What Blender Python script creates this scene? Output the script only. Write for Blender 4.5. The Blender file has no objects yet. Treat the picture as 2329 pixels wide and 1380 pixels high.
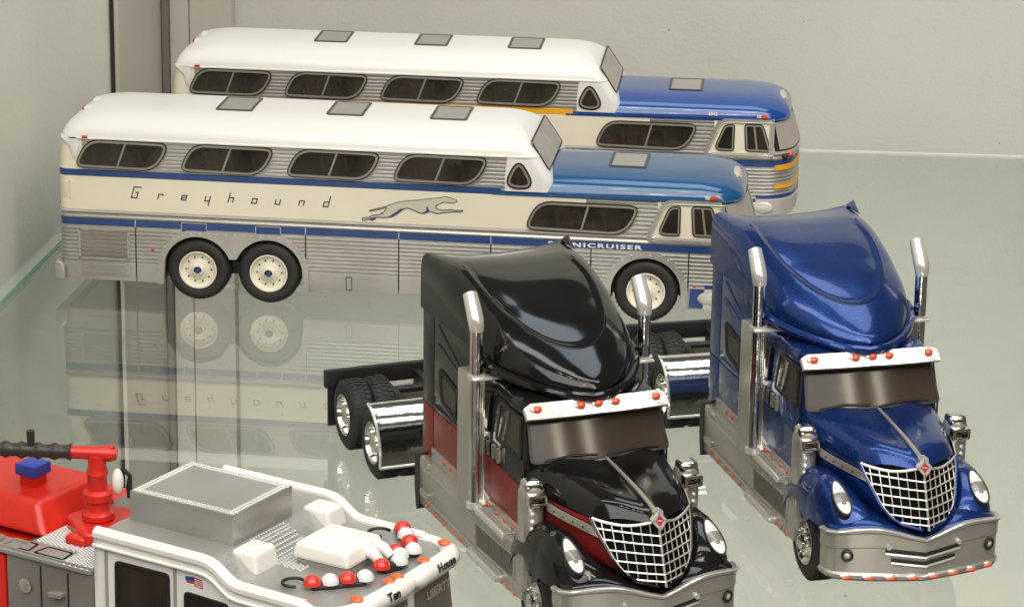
import bpy, bmesh, math, random
from mathutils import Vector, Matrix
random.seed(7)
S = 0.01                      # everything below is written in centimetres; toys have their real size
scene = bpy.context.scene
col = scene.collection
R = math.radians

# ------------------------------------------------------------------ camera
def make_camera():
    cd = bpy.data.cameras.new('camera'); co = bpy.data.objects.new('camera', cd); col.objects.link(co)
    cd.sensor_width = 36.0; cd.lens = 6607.6 / 2329 * 36.0
    cd.clip_start = 0.05; cd.clip_end = 20
    yaw, pitch, roll = -0.1157, 0.2958, 0.0157
    f = Vector((math.sin(yaw) * math.cos(pitch), math.cos(yaw) * math.cos(pitch), -math.sin(pitch)))
    r = Vector((math.cos(yaw), -math.sin(yaw), 0)); u = r.cross(f)
    r2 = math.cos(roll) * r + math.sin(roll) * u; u2 = -math.sin(roll) * r + math.cos(roll) * u
    m = Matrix((r2, u2, -f)).transposed().to_4x4()
    m.translation = Vector((21.0744, -74.18, 23.0993)) * S
    co.matrix_world = m
    scene.camera = co
make_camera()

# ------------------------------------------------------------------ room light, lamps, exposure
w = bpy.data.worlds.new('World'); scene.world = w; w.use_nodes = True
bg = w.node_tree.nodes['Background']; bg.inputs[0].default_value = (0.62, 0.58, 0.50, 1); bg.inputs[1].default_value = 0.17

def lamp(name, kind, loc, target, power, color, size=None, size_y=None):
    d = bpy.data.lights.new(name, kind); d.energy = power; d.color = color
    if kind == 'AREA':
        d.shape = 'RECTANGLE'; d.size = size * S; d.size_y = (size_y or size) * S
    else:
        d.shadow_soft_size = size * S
    o = bpy.data.objects.new(name, d); col.objects.link(o)
    o.location = Vector(loc) * S
    o.rotation_euler = (Vector(target) - Vector(loc)).to_track_quat('-Z', 'Y').to_euler()
    return o
lamp('ceiling_tube', 'AREA', (12, -20, 72), (12, -6, 0), 2.0, (0.94, 0.98, 1.0), 110, 9)
lamp('front_fill', 'AREA', (12, -172, 190), (14, 0, 2), 80.0, (1.0, 0.99, 0.955), 330, 190)  # large unseen panel, soft fill added from the front
lamp('dome_reflection_panel', 'AREA', (25, 13, 74), (22, 0, 0), 1.1, (0.82, 0.93, 1.0), 40, 24)  # unseen panel added for the cool reflection on the truck domes
ls = lamp('under_shelf_fill', 'AREA', (20, -46, -5), (15, 14, -26), 1.2, (1.0, 0.97, 0.90), 50, 8); ls.data.spread = R(72)  # unseen fill added to brighten the wall below the glass
for k in range(6):
    lamp('spot_lamp', 'POINT', (2 + k * 7.5, -36, 80), (0, 0, 0), 0.22, (1.0, 0.82, 0.55), 0.9)
for p in ((96, -98, 90), (106, -87, 90)):
    lamp('streak_helper', 'AREA', p, (20, -14, 4), 2.4, (1.0, 0.86, 0.66), 3.0, 90)  # tall unseen strips added to draw warm streaks on the truck windscreens
for p in ((24, -70, 62), (31, -66, 64), (14, -78, 66)):
    lamp('spot_lamp', 'POINT', p, (0, 0, 0), 0.7, (1.0, 0.80, 0.52), 1.2)

scene.view_settings.view_transform = 'Standard'
scene.view_settings.look = 'None'
scene.view_settings.exposure = -0.14
scene.view_settings.gamma = 1.0
scene.cycles.max_bounces = 10
scene.cycles.transparent_max_bounces = 16
scene.cycles.caustics_reflective = False
scene.cycles.caustics_refractive = False
scene.cycles.sample_clamp_indirect = 4.0
scene.cycles.use_denoising = True

# ------------------------------------------------------------------ materials
MATS = {}
def mat(name, color, rough=0.4, metal=0.0, coat=0.0, var=0.06, vscale=90, bump=0.0, bscale=400, spec=0.5, flake=0.0):
    if name in MATS: return MATS[name]
    m = bpy.data.materials.new(name); m.use_nodes = True; MATS[name] = m
    nt = m.node_tree; N = nt.nodes; L = nt.links
    b = N['Principled BSDF']
    b.inputs['Roughness'].default_value = rough; b.inputs['Metallic'].default_value = metal
    b.inputs['Coat Weight'].default_value = coat; b.inputs['Coat Roughness'].default_value = 0.04
    b.inputs['Specular IOR Level'].default_value = spec
    tc = N.new('ShaderNodeTexCoord')
    no = N.new('ShaderNodeTexNoise'); no.inputs['Scale'].default_value = vscale; no.inputs['Detail'].default_value = 4
    L.new(tc.outputs['Object'], no.inputs['Vector'])
    mr = N.new('ShaderNodeMapRange'); mr.inputs['From Min'].default_value = 0.3; mr.inputs['From Max'].default_value = 0.7
    mr.inputs['To Min'].default_value = 1 - var; mr.inputs['To Max'].default_value = 1 + var
    L.new(no.outputs['Fac'], mr.inputs['Value'])
    hs = N.new('ShaderNodeHueSaturation'); hs.inputs['Color'].default_value = (*color, 1)
    L.new(mr.outputs['Result'], hs.inputs['Value'])
    out = hs.outputs['Color']
    if flake > 0:
        fn = N.new('ShaderNodeTexNoise'); fn.inputs['Scale'].default_value = 2600; fn.inputs['Detail'].default_value = 1
        L.new(tc.outputs['Object'], fn.inputs['Vector'])
        fr = N.new('ShaderNodeMapRange'); fr.inputs['From Min'].default_value = 0.5; fr.inputs['From Max'].default_value = 0.75
        fr.inputs['To Max'].default_value = flake
        L.new(fn.outputs['Fac'], fr.inputs['Value'])
        mx = N.new('ShaderNodeMixRGB'); mx.inputs['Color2'].default_value = (*[min(1, c * 3 + 0.05) for c in color], 1)
        L.new(fr.outputs['Result'], mx.inputs['Fac']); L.new(out, mx.inputs['Color1']); out = mx.outputs['Color']
    L.new(out, b.inputs['Base Color'])
    rr = N.new('ShaderNodeMapRange'); rr.inputs['To Min'].default_value = rough * 0.85; rr.inputs['To Max'].default_value = min(1, rough * 1.15 + 0.01)
    L.new(no.outputs['Fac'], rr.inputs['Value']); L.new(rr.outputs['Result'], b.inputs['Roughness'])
    if bump > 0:
        n2 = N.new('ShaderNodeTexNoise'); n2.inputs['Scale'].default_value = bscale; n2.inputs['Detail'].default_value = 3
        L.new(tc.outputs['Object'], n2.inputs['Vector'])
        bp = N.new('ShaderNodeBump'); bp.inputs['Strength'].default_value = bump; bp.inputs['Distance'].default_value = 0.0006
        L.new(n2.outputs['Fac'], bp.inputs['Height']); L.new(bp.outputs['Normal'], b.inputs['Normal'])
    return m

WHITE = mat('white_gloss_paint', (0.77, 0.76, 0.72), 0.34, coat=0.2, var=0.003)
CREAM = mat('cream_paint', (0.80, 0.735, 0.58), 0.38, coat=0.15, var=0.025)
SILVER = mat('silver_paint', (0.44, 0.42, 0.385), 0.32, metal=0.5, var=0.08, bump=0.1, bscale=1500)
SILVERHI = mat('bright_silver_paint', (0.62, 0.59, 0.54), 0.32, metal=0.3, var=0.06)
NAVY = mat('navy_stripe_paint', (0.018, 0.055, 0.20), 0.36, coat=0.2, var=0.08)
BLUE_A = mat('teal_blue_gloss_paint', (0.010, 0.075, 0.20), 0.18, coat=0.6, var=0.05)
BLUE_B = mat('royal_blue_gloss_paint', (0.008, 0.058, 0.26), 0.16, coat=0.6, var=0.05)
YELLOW = mat('amber_stripe_paint', (0.85, 0.40, 0.02), 0.4, coat=0.1)
GLASSDK = mat('dark_tinted_glass', (0.026, 0.020, 0.015), 0.12, var=0.7, vscale=70, spec=0.35)
GLASSGY = mat('grey_window_plastic', (0.38, 0.345, 0.30), 0.25, var=0.12, vscale=60)
HATCHGL = mat('hatch_grey', (0.30, 0.29, 0.26), 0.35, var=0.05, bump=0.15, bscale=900)
GREYFR = mat('grey_window_frame', (0.27, 0.255, 0.215), 0.4, metal=0.25, var=0.1)
BLACKLN = mat('black_gasket', (0.015, 0.013, 0.011), 0.5)
RUBBER = mat('black_rubber', (0.016, 0.015, 0.014), 0.62, var=0.2, vscale=200, bump=0.3, bscale=700)
RIMC = mat('cream_rim_paint', (0.80, 0.745, 0.62), 0.4, coat=0.2, var=0.04)
REDLT = mat('red_light_paint', (0.62, 0.05, 0.02), 0.25, coat=0.4)
AMBER = mat('amber_light_lens', (0.72, 0.085, 0.02), 0.22, coat=0.5)
CHROME = mat('chrome', (0.78, 0.76, 0.72), 0.09, metal=1.0, var=0.05, bump=0.10, bscale=300)
CHROMEB = mat('rough_bright_chrome', (0.84, 0.82, 0.77), 0.16, metal=0.6, var=0.06, bump=0.16, bscale=350)
BARM = mat('bright_bar', (0.78, 0.75, 0.68), 0.2, metal=0.65, var=0.04)
SATIN = mat('satin_silver_plastic', (0.52, 0.49, 0.435), 0.25, metal=0.65, var=0.05, bump=0.03, bscale=900)
BLACKP = mat('black_gloss_paint', (0.007, 0.007, 0.0075), 0.09, coat=0.0, spec=0.5, var=0.2)
BLACKM = mat('black_satin_plastic', (0.011, 0.010, 0.010), 0.5, var=0.2, bump=0.2, bscale=600)
REDP = mat('brick_red_paint', (0.21, 0.017, 0.012), 0.28, coat=0.0, spec=0.3, var=0.08)
BLUEM = mat('metallic_blue_paint', (0.0075, 0.036, 0.175), 0.26, metal=0.62, coat=0.5, var=0.08, flake=0.2, spec=0.35)
DKBLUE = BLUEM
WSHIELD = mat('smoked_windshield', (0.042, 0.032, 0.023), 0.10, var=0.35, vscale=40, spec=0.32)
LENS = mat('headlight_lens', (0.68, 0.68, 0.66), 0.2, coat=0.4, var=0.05)
LENSGY = mat('headlight_grey', (0.20, 0.19, 0.175), 0.2, coat=0.5)
EMBRED = mat('emblem_red', (0.45, 0.03, 0.03), 0.3)
REDPL = mat('red_plastic', (0.60, 0.020, 0.010), 0.33, coat=0.15, var=0.08, bump=0.12, bscale=900)
BLUEPL = mat('blue_plastic', (0.03, 0.06, 0.36), 0.4)
DKHOSE = mat('black_brown_plastic', (0.035, 0.028, 0.025), 0.45, bump=0.3, bscale=500)
GUNM = mat('gunmetal_roof', (0.42, 0.41, 0.385), 0.34, metal=0.5, var=0.07, bump=0.15, bscale=1300)
WHITEPL = mat('white_plastic', (0.84, 0.82, 0.77), 0.38, coat=0.1, var=0.03, bump=0.1, bscale=250)
LINING = mat('cabin_lining_tan', (0.42, 0.35, 0.26), 0.6)
SEATM = mat('seat_brown', (0.20, 0.145, 0.10), 0.6, var=0.15)
def wall_mat(name, color, bump, scale):
    m = mat(name, color, 0.75, var=0.05, vscale=9, bump=bump, bscale=scale, spec=0.2)
    return m
WALLM = wall_mat('painted_plaster', (0.545, 0.54, 0.485), 0.2, 900)
WALLS = wall_mat('painted_board', (0.72, 0.73, 0.655), 0.2, 500)
ALU = mat('brushed_aluminium', (0.55, 0.52, 0.46), 0.45, metal=0.2, var=0.06, vscale=25, bump=0.15, bscale=500)
ALUDK = mat('shadowed_slot_paint', (0.16, 0.145, 0.13), 0.6, var=0.1)
GLEDGE = mat('green_glass_edge', (0.20, 0.46, 0.36), 0.2, coat=0.4, var=0.12)

def glass_mat():
    m = bpy.data.materials.new('shelf_glass'); m.use_nodes = True
    nt = m.node_tree; N = nt.nodes; L = nt.links; N.clear()
    o = N.new('ShaderNodeOutputMaterial'); tr = N.new('ShaderNodeBsdfTransparent'); gl = N.new('ShaderNodeBsdfGlossy')
    tr.inputs[0].default_value = (0.95, 0.962, 0.945, 1); gl.inputs['Roughness'].default_value = 0.012
    gl.inputs['Color'].default_value = (0.95, 0.98, 0.95, 1)
    fr = N.new('ShaderNodeFresnel'); fr.inputs['IOR'].default_value = 1.52
    ml = N.new('ShaderNodeMath'); ml.operation = 'MULTIPLY'; ml.inputs[1].default_value = 1.35; ml.use_clamp = True
    mx = N.new('ShaderNodeMixShader')
    df = N.new('ShaderNodeBsdfDiffuse'); df.inputs[0].default_value = (0.75, 0.74, 0.70, 1)
    tc = N.new('ShaderNodeTexCoord'); n1 = N.new('ShaderNodeTexNoise'); n1.inputs['Scale'].default_value = 14; n1.inputs['Detail'].default_value = 6; n1.inputs['Roughness'].default_value = 0.75
    n2 = N.new('ShaderNodeTexNoise'); n2.inputs['Scale'].default_value = 420; n2.inputs['Detail'].default_value = 2
    L.new(tc.outputs['Object'], n1.inputs['Vector']); L.new(tc.outputs['Object'], n2.inputs['Vector'])
    r1 = N.new('ShaderNodeMapRange'); r1.inputs['From Min'].default_value = 0.45; r1.inputs['From Max'].default_value = 0.8; r1.inputs['To Max'].default_value = 0.10
    r2 = N.new('ShaderNodeMapRange'); r2.inputs['From Min'].default_value = 0.70; r2.inputs['From Max'].default_value = 0.76; r2.inputs['To Max'].default_value = 0.35
    L.new(n1.outputs['Fac'], r1.inputs['Value']); L.new(n2.outputs['Fac'], r2.inputs['Value'])
    ad = N.new('ShaderNodeMath'); ad.operation = 'ADD'; L.new(r1.outputs[0], ad.inputs[0]); L.new(r2.outputs[0], ad.inputs[1])
    m2 = N.new('ShaderNodeMixShader'); L.new(ad.outputs[0], m2.inputs[0]); L.new(tr.outputs[0], m2.inputs[1]); L.new(df.outputs[0], m2.inputs[2])
    tr = m2
    L.new(fr.outputs[0], ml.inputs[0]); L.new(ml.outputs[0], mx.inputs[0]); L.new(tr.outputs[0], mx.inputs[1]); L.new(gl.outputs[0], mx.inputs[2])
    L.new(mx.outputs[0], o.inputs['Surface'])
    return m
def clear_mat():
    m = bpy.data.materials.new('clear_glass_underside'); m.use_nodes = True
    nt = m.node_tree; N = nt.nodes; L = nt.links; N.clear()
    o = N.new('ShaderNodeOutputMaterial'); tr = N.new('ShaderNodeBsdfTransparent'); tr.inputs[0].default_value = (0.96, 0.985, 0.97, 1)
    L.new(tr.outputs[0], o.inputs['Surface'])
    return m
def tinted_mat():
    m = bpy.data.materials.new('tinted_window'); m.use_nodes = True
    nt = m.node_tree; N = nt.nodes; L = nt.links; N.clear()
    o = N.new('ShaderNodeOutputMaterial'); tr = N.new('ShaderNodeBsdfTransparent'); tr.inputs[0].default_value = (0.44, 0.395, 0.34, 1)
    gl = N.new('ShaderNodeBsdfGlossy'); gl.inputs['Roughness'].default_value = 0.06; fr = N.new('ShaderNodeFresnel'); fr.inputs['IOR'].default_value = 1.5
    df = N.new('ShaderNodeBsdfDiffuse'); df.inputs[0].default_value = (0.12, 0.103, 0.087, 1)
    tc = N.new('ShaderNodeTexCoord'); no = N.new('ShaderNodeTexNoise'); no.inputs['Scale'].default_value = 75; no.inputs['Detail'].default_value = 3
    mr = N.new('ShaderNodeMapRange'); mr.inputs['From Min'].default_value = 0.3; mr.inputs['From Max'].default_value = 0.7; mr.inputs['To Min'].default_value = 0.10; mr.inputs['To Max'].default_value = 0.42
    L.new(tc.outputs['Object'], no.inputs['Vector']); L.new(no.outputs['Fac'], mr.inputs['Value'])
    m1 = N.new('ShaderNodeMixShader'); L.new(mr.outputs[0], m1.inputs[0]); L.new(tr.outputs[0], m1.inputs[1]); L.new(df.outputs[0], m1.inputs[2])
    mx = N.new('ShaderNodeMixShader'); L.new(fr.outputs[0], mx.inputs[0]); L.new(m1.outputs[0], mx.inputs[1]); L.new(gl.outputs[0], mx.inputs[2]); L.new(mx.outputs[0], o.inputs['Surface'])
    return m
TINT = tinted_mat()
SHGLASS = glass_mat(); SHCLEAR = clear_mat()

# ------------------------------------------------------------------ mesh helpers
class MB:
    def __init__(s): s.v = []; s.f = []; s.mi = []; s.cur = 0
    def add(s, vs, fs):
        n = len(s.v); s.v += [tuple(p) for p in vs]; s.f += [tuple(i + n for i in f) for f in fs]; s.mi += [s.cur] * len(fs); return s
    def grid(s, g, cu=False, cv=False):
        nu, nv = len(g), len(g[0]); vs = [p for row in g for p in row]; fs = []
        for i in range(nu if cu else nu - 1):
            for j in range(nv if cv else nv - 1):
                a, b = i, (i + 1) % nu; c, d = j, (j + 1) % nv
                fs.append((a * nv + c, b * nv + c, b * nv + d, a * nv + d))
        return s.add(vs, fs)
    def fan(s, loop, rev=False):
        n = len(loop); return s.add(loop, [tuple(range(n - 1, -1, -1)) if rev else tuple(range(n))])
    def box(s, x0, x1, y0, y1, z0, z1):
        vs = [(x, y, z) for x in (x0, x1) for y in (y0, y1) for z in (z0, z1)]
        return s.add(vs, [(0, 1, 3, 2), (4, 6, 7, 5), (0, 4, 5, 1), (2, 3, 7, 6), (0, 2, 6, 4), (1, 5, 7, 3)])
    def prism(s, poly, fn, d0, d1):
        """poly of 2D points, fn(a,b,d)->xyz"""
        n = len(poly); lo = [fn(a, b, d0) for a, b in poly]; hi = [fn(a, b, d1) for a, b in poly]
        s.add(lo + hi, [tuple(range(n - 1, -1, -1)), tuple(range(n, 2 * n))] + [(i, (i + 1) % n, n + (i + 1) % n, n + i) for i in range(n)])
        return s
    def ring(s, outer, inner, fn, d0, d1):
        n = len(outer)
        g = [[fn(*outer[i], d0) for i in range(n)], [fn(*outer[i], d1) for i in range(n)], [fn(*inner[i], d1) for i in range(n)], [fn(*inner[i], d0) for i in range(n)]]
        return s.grid(g, cu=True, cv=True)
    def tube(s, path, r, n=10, caps=True):
        path = [Vector(p) for p in path]; rows = []
        rr = r if isinstance(r, (list, tuple)) else [r] * len(path)
        up = Vector((0.123, 0.31, 0.94))
        for i, p in enumerate(path):
            t = (path[min(i + 1, len(path) - 1)] - path[max(i - 1, 0)]).normalized()
            a = t.cross(up)
            if a.length < 1e-3: a = t.cross(Vector((1, 0, 0)))
            a.normalize(); b = t.cross(a)
            rows.append([tuple(p + (a * math.cos(2 * math.pi * k / n) + b * math.sin(2 * math.pi * k / n)) * rr[i]) for k in range(n)])
        s.grid(rows, cv=True)
        if caps: s.fan(rows[0], True); s.fan(rows[-1])
        return s
    def lathe(s, prof, fn, n=32):
        """prof: list of (radius, along); fn(c, s, along)->xyz given r*cos, r*sin"""
        g = [[fn(r * math.cos(2 * math.pi * k / n), r * math.sin(2 * math.pi * k / n), h) for k in range(n)] for r, h in prof]
        s.grid(g, cv=True); return s
    def ball(s, c, rad, n=12, m=8, half=False):
        rx, ry, rz = rad if isinstance(rad, (tuple, list)) else (rad,) * 3
        rows = []
        for i in range(m + 1):
            th = (0 if half else -math.pi / 2) + (math.pi / 2 if half else math.pi) * i / m
            rows.append([(c[0] + rx * math.cos(th) * math.cos(2 * math.pi * k / n), c[1] + ry * math.cos(th) * math.sin(2 * math.pi * k / n), c[2] + rz * math.sin(th)) for k in range(n)])
        return s.grid(rows, cv=True)
    def build(s, name, m, parent=None, angle=35, bevel=0, seg=2, weld=True, smooth=True):
        me = bpy.data.meshes.new(name)
        me.from_pydata([(x * S, y * S, z * S) for x, y, z in s.v], [], s.f)
        ms = m if isinstance(m, (list, tuple)) else [m]
        for k in ms: me.materials.append(k)
        me.polygons.foreach_set('material_index', s.mi)
        bm = bmesh.new(); bm.from_mesh(me)
        if weld: bmesh.ops.remove_doubles(bm, verts=bm.verts, dist=2e-6)
        bmesh.ops.dissolve_degenerate(bm, edges=bm.edges, dist=1e-7)
        bmesh.ops.recalc_face_normals(bm, faces=bm.faces)
        if bevel:
            es = [e for e in bm.edges if len(e.link_faces) == 2 and e.calc_face_angle(0) > R(25)]
            bmesh.ops.bevel(bm, geom=es, offset=bevel * S, segments=seg, profile=0.6, affect='EDGES', clamp_overlap=True)
        bm.to_mesh(me); bm.free()
        if smooth:
            me.polygons.foreach_set('use_smooth', [True] * len(me.polygons))
            me.set_sharp_from_angle(angle=R(angle))
        o = bpy.data.objects.new(name, me); col.objects.link(o)
        if parent: o.parent = parent
        return o

def thing(name, label, cat, loc=(0, 0, 0), rz=0, group=None):
    o = bpy.data.objects.new(name, None); col.objects.link(o); o.empty_display_size = 0.01
    o.location = Vector(loc) * S; o.rotation_euler = (0, 0, rz)
    o['label'] = label; o['category'] = cat
    if group: o['group'] = group
    return o
def again(o, loc, parent=None, rot=None, scale=None, kids=True):
    c = o.copy(); col.objects.link(c); c.parent = parent or o.parent
    c.location = Vector(loc) * S
    if rot: c.rotation_euler = rot
    if scale: c.scale = scale
    if kids:
        for k in o.children:
            d = k.copy(); col.objects.link(d); d.parent = c
    return c
def structure(o, label, cat):
    o['kind'] = 'structure'; o['label'] = label; o['category'] = cat; return o

def rpoly(pts, rad, n=6):
    """round the corners of a polygon; rad may be a list"""
    out = []; k = len(pts)
    for i in range(k):
        p = Vector(pts[i]); a = Vector(pts[i - 1]); b = Vector(pts[(i + 1) % k])
        r = rad[i] if isinstance(rad, (list, tuple)) else rad
        da = (a - p); db = (b - p); r = min(r, da.length * 0.48, db.length * 0.48)
        p0 = p + da.normalized() * r; p1 = p + db.normalized() * r
        for j in range(n + 1):
            t = j / n; q = p0 * (1 - t) ** 2 + p * 2 * t * (1 - t) + p1 * t * t
            out.append((q.x, q.y))
    return out
def inset(poly, d):
    n = len(poly); area = sum(poly[i][0] * poly[(i + 1) % n][1] - poly[(i + 1) % n][0] * poly[i][1] for i in range(n))
    sg = 1 if area > 0 else -1; out = []
    for i in range(n):
        p = Vector(poly[i]); a = Vector(poly[i - 1]); b = Vector(poly[(i + 1) % n])
        t = (b - a)
        if t.length < 1e-9: out.append(tuple(p)); continue
        t.normalize(); nrm = Vector((-t.y, t.x)) * sg
        out.append(tuple(p + nrm * d))
    return out
def lerp_tab(tab, x):
    if x <= tab[0][0]: return tab[0][1]
    for (a, va), (b, vb) in zip(tab, tab[1:]):
        if x <= b:
            t = (x - a) / (b - a); return va + (vb - va) * t
    return tab[-1][1]
def smooth_tab(tab, x):
    """Catmull-Rom through a table"""
    xs = [t[0] for t in tab]; ys = [t[1] for t in tab]
    if x <= xs[0]: return ys[0]
    if x >= xs[-1]: return ys[-1]
    i = max(k for k in range(len(xs) - 1) if xs[k] <= x)
    h = xs[i + 1] - xs[i]; t = (x - xs[i]) / h
    def sl(k):
        if k == 0: return (ys[1] - ys[0]) / (xs[1] - xs[0])
        if k == len(xs) - 1: return (ys[-1] - ys[-2]) / (xs[-1] - xs[-2])
        return (ys[k + 1] - ys[k - 1]) / (xs[k + 1] - xs[k - 1])
    m0, m1 = sl(i) * h, sl(i + 1) * h
    return (2 * t**3 - 3 * t**2 + 1) * ys[i] + (t**3 - 2 * t**2 + t) * m0 + (-2 * t**3 + 3 * t**2) * ys[i + 1] + (t**3 - t**2) * m1
def frange(a, b, n): return [a + (b - a) * i / n for i in range(n + 1)]

def text_mesh(name, body, m, parent, size, fn, shear=0.0, bold=0.0, spacing=1.0, depth=0.008, xs=1.0, fit=None):
    """flat lettering: curve text turned into a mesh and laid on a surface by fn(a, b, d)"""
    cu = bpy.data.curves.new(name, 'FONT'); cu.body = body; cu.size = size; cu.shear = shear; cu.offset = bold; cu.space_character = spacing; cu.resolution_u = 3
    to = bpy.data.objects.new(name, cu); col.objects.link(to)
    bpy.context.view_layer.update()
    me0 = to.to_mesh()
    if fit: xs = fit / max(v.co.x for v in me0.vertices)
    mb = MB()
    mb.add([fn(v.co.x * xs, v.co.y, depth) for v in me0.vertices], [tuple(p.vertices) for p in me0.polygons])
    to.to_mesh_clear(); bpy.data.objects.remove(to); bpy.data.curves.remove(cu)
    return mb.build(name, m, parent, smooth=False)

# ------------------------------------------------------------------ the display case
def P2(x, y, z): return (x, y, z)
def build_case():
    # back wall runs a little askew to the shelf edge
    def back(x): return 18.95 + 0.058 * (x + 1.5)
    m = MB(); z0, z1 = -34, 34
    m.add([(-4, back(-4), z0), (48, back(48), z0), (48, back(48), z1), (-4, back(-4), z1),
           (-4, back(-4) + 1.5, z0), (48, back(48) + 1.5, z0), (48, back(48) + 1.5, z1), (-4, back(-4) + 1.5, z1)],
          [(0, 1, 2, 3), (4, 7, 6, 5), (0, 3, 7, 4), (1, 5, 6, 2), (3, 2, 6, 7), (0, 4, 5, 1)])
    structure(m.build('back_wall', WALLM, smooth=False), 'rough grey plaster back wall of the display case', 'wall')
    m = MB(); m.box(-3.2, -1.75, -30, back(-1.75), z0, z1)
    structure(m.build('side_wall', WALLS, smooth=False), 'smooth pale grey left side wall beside the glass shelf', 'wall')
    for (sx, sz) in ((12.2, 5.3), (15.2, 3.9), (19.6, 4.3), (26.2, 0.4)):
        q = MB().ball((sx, back(sx) - 0.01, sz), (0.022, 0.015, 0.03), 6, 4).build('wall_speck', GREYFR, bpy.data.objects['back_wall'])
    # glass shelf
    sh = thing('glass_shelf', 'clear glass shelf with green edge that all the model vehicles stand on', 'shelf', (0, 0, 0))
    sh['kind'] = 'structure'
    xl, xr, yf = -1.38, 44, -36
    pts = [(xl + 0.05, yf), (xr, yf), (xr, back(xr) - 0.12), (xl - 0.03, back(xl) - 0.12)]
    t = 0.24
    MB().add([(x, y, 0) for x, y in pts], [(0, 1, 2, 3)]).build('glass_sheet', SHGLASS, sh, smooth=False)
    MB().add([(x, y, -t) for x, y in pts], [(0, 3, 2, 1)]).build('glass_underside', SHCLEAR, sh, smooth=False)
    MB().add([(xl - 0.0, yf, -0.16), (xl + 0.25, yf, -0.16), (pts[3][0] + 0.13, pts[3][1], -0.16), (pts[3][0], pts[3][1], -0.16), (xl - 0.0, yf, -0.01), (xl + 0.25, yf, -0.01), (pts[3][0] + 0.13, pts[3][1], -0.01), (pts[3][0], pts[3][1], -0.01)],
             [(0, 3, 2, 1), (4, 5, 6, 7), (0, 1, 5, 4), (1, 2, 6, 5), (2, 3, 7, 6), (3, 0, 4, 7)]).build('green_edge', GLEDGE, sh, smooth=False)
    for i in range(4):
        a, b = pts[i], pts[(i + 1) % 4]
        MB().add([(a[0], a[1], -t), (b[0], b[1], -t), (b[0], b[1], 0), (a[0], a[1], 0)], [(0, 1, 2, 3)]).build('glass_edge', GLEDGE if i == 0 else SHCLEAR, sh, smooth=False)
    # corner post: two aluminium flanges with a dark slot between
    po = thing('corner_post', 'slotted aluminium upright in the back left corner of the case', 'post', (-1.7, back(-1.7), 0))
    yb = -0.02
    def pb(name, x0, x1, y0, y1, mm): MB().box(x0, x1, y0, y1, z0 + 0.5, z1 - 0.5).build(name, mm, po, bevel=0.02, seg=1)
    pb('side_flange', 0.02, 0.22, -6.3, -0.42, ALU)
    pb('flange_shadow', 0.02, 0.10, -6.42, -6.31, BLACKLN)  # black strip standing in for the shadow along the flange
    pb('slot', 0.02, 0.44, -0.40, -0.12, ALUDK)
    pb('back_flange', 0.46, 1.10, -0.5, 0.0, ALU)
    pb('back_flange', 1.125, 2.55, -0.5, 0.03, ALU)
    pb('slot_wall', 0.24, 0.455, -0.75, -0.41, ALUDK)
build_case()

# ------------------------------------------------------------------ wheels
def bus_wheel(parent, x, y, far=False):
    r = 0.85; sg = -1 if not far else 1
    def fn(c, s_, h): return (c, sg * h, s_)
    m = MB()
    prof = [(0.50, 0.0), (0.56, 0.05), (0.72, 0.06), (0.80, 0.02), (0.835, -0.04), (0.85, -0.10), (0.85, -0.48), (0.83, -0.55), (0.5, -0.58)]
    m.lathe(prof, fn, 48)
    for k in range(44):            # tread blocks
        a = 2 * math.pi * k / 44
        for hh in (-0.07, -0.27):
            ca, sa = math.cos(a), math.sin(a); da = 0.035
            vs = []
            for rr in (0.842, 0.857):
                for dd in (-da, da):
                    for h2 in (hh, hh - 0.17): vs.append(fn(rr * math.cos(a + dd), rr * math.sin(a + dd), h2))
            m.add(vs, [(0, 1, 3, 2), (4, 6, 7, 5), (0, 4, 5, 1), (2, 3, 7, 6), (0, 2, 6, 4), (1, 5, 7, 3)])
    wh = m.build('wheel', RUBBER, parent, angle=40)
    wh.location = Vector((x, y, 0.85)) * S
    m = MB(); m.lathe([(0.515, 0.0), (0.52, 0.055), (0.49, 0.06), (0.455, 0.0), (0.42, -0.07), (0.30, -0.06), (0.24, 0.0), (0.20, 0.0), (0.16, 0.07), (0.11, 0.09)], fn, 40)
    m.build('rim', RIMC, wh)
    m = MB(); m.lathe([(0.072, 0.085), (0.07, 0.11), (0.05, 0.125), (0.001, 0.13)], fn, 20); m.build('hub_cap', NAVY, wh)
    for k in range(10):
        a = 2 * math.pi * k / 10; m = MB()
        m.lathe([(0.027, -0.08), (0.027, -0.055), (0.02, -0.045), (0.001, -0.045)], lambda c, s_, h: fn(c + 0.345 * math.cos(a), s_ + 0.345 * math.sin(a), h), 8)
        m.build('lug_hole', BLACKLN, wh)
    return wh

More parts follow.
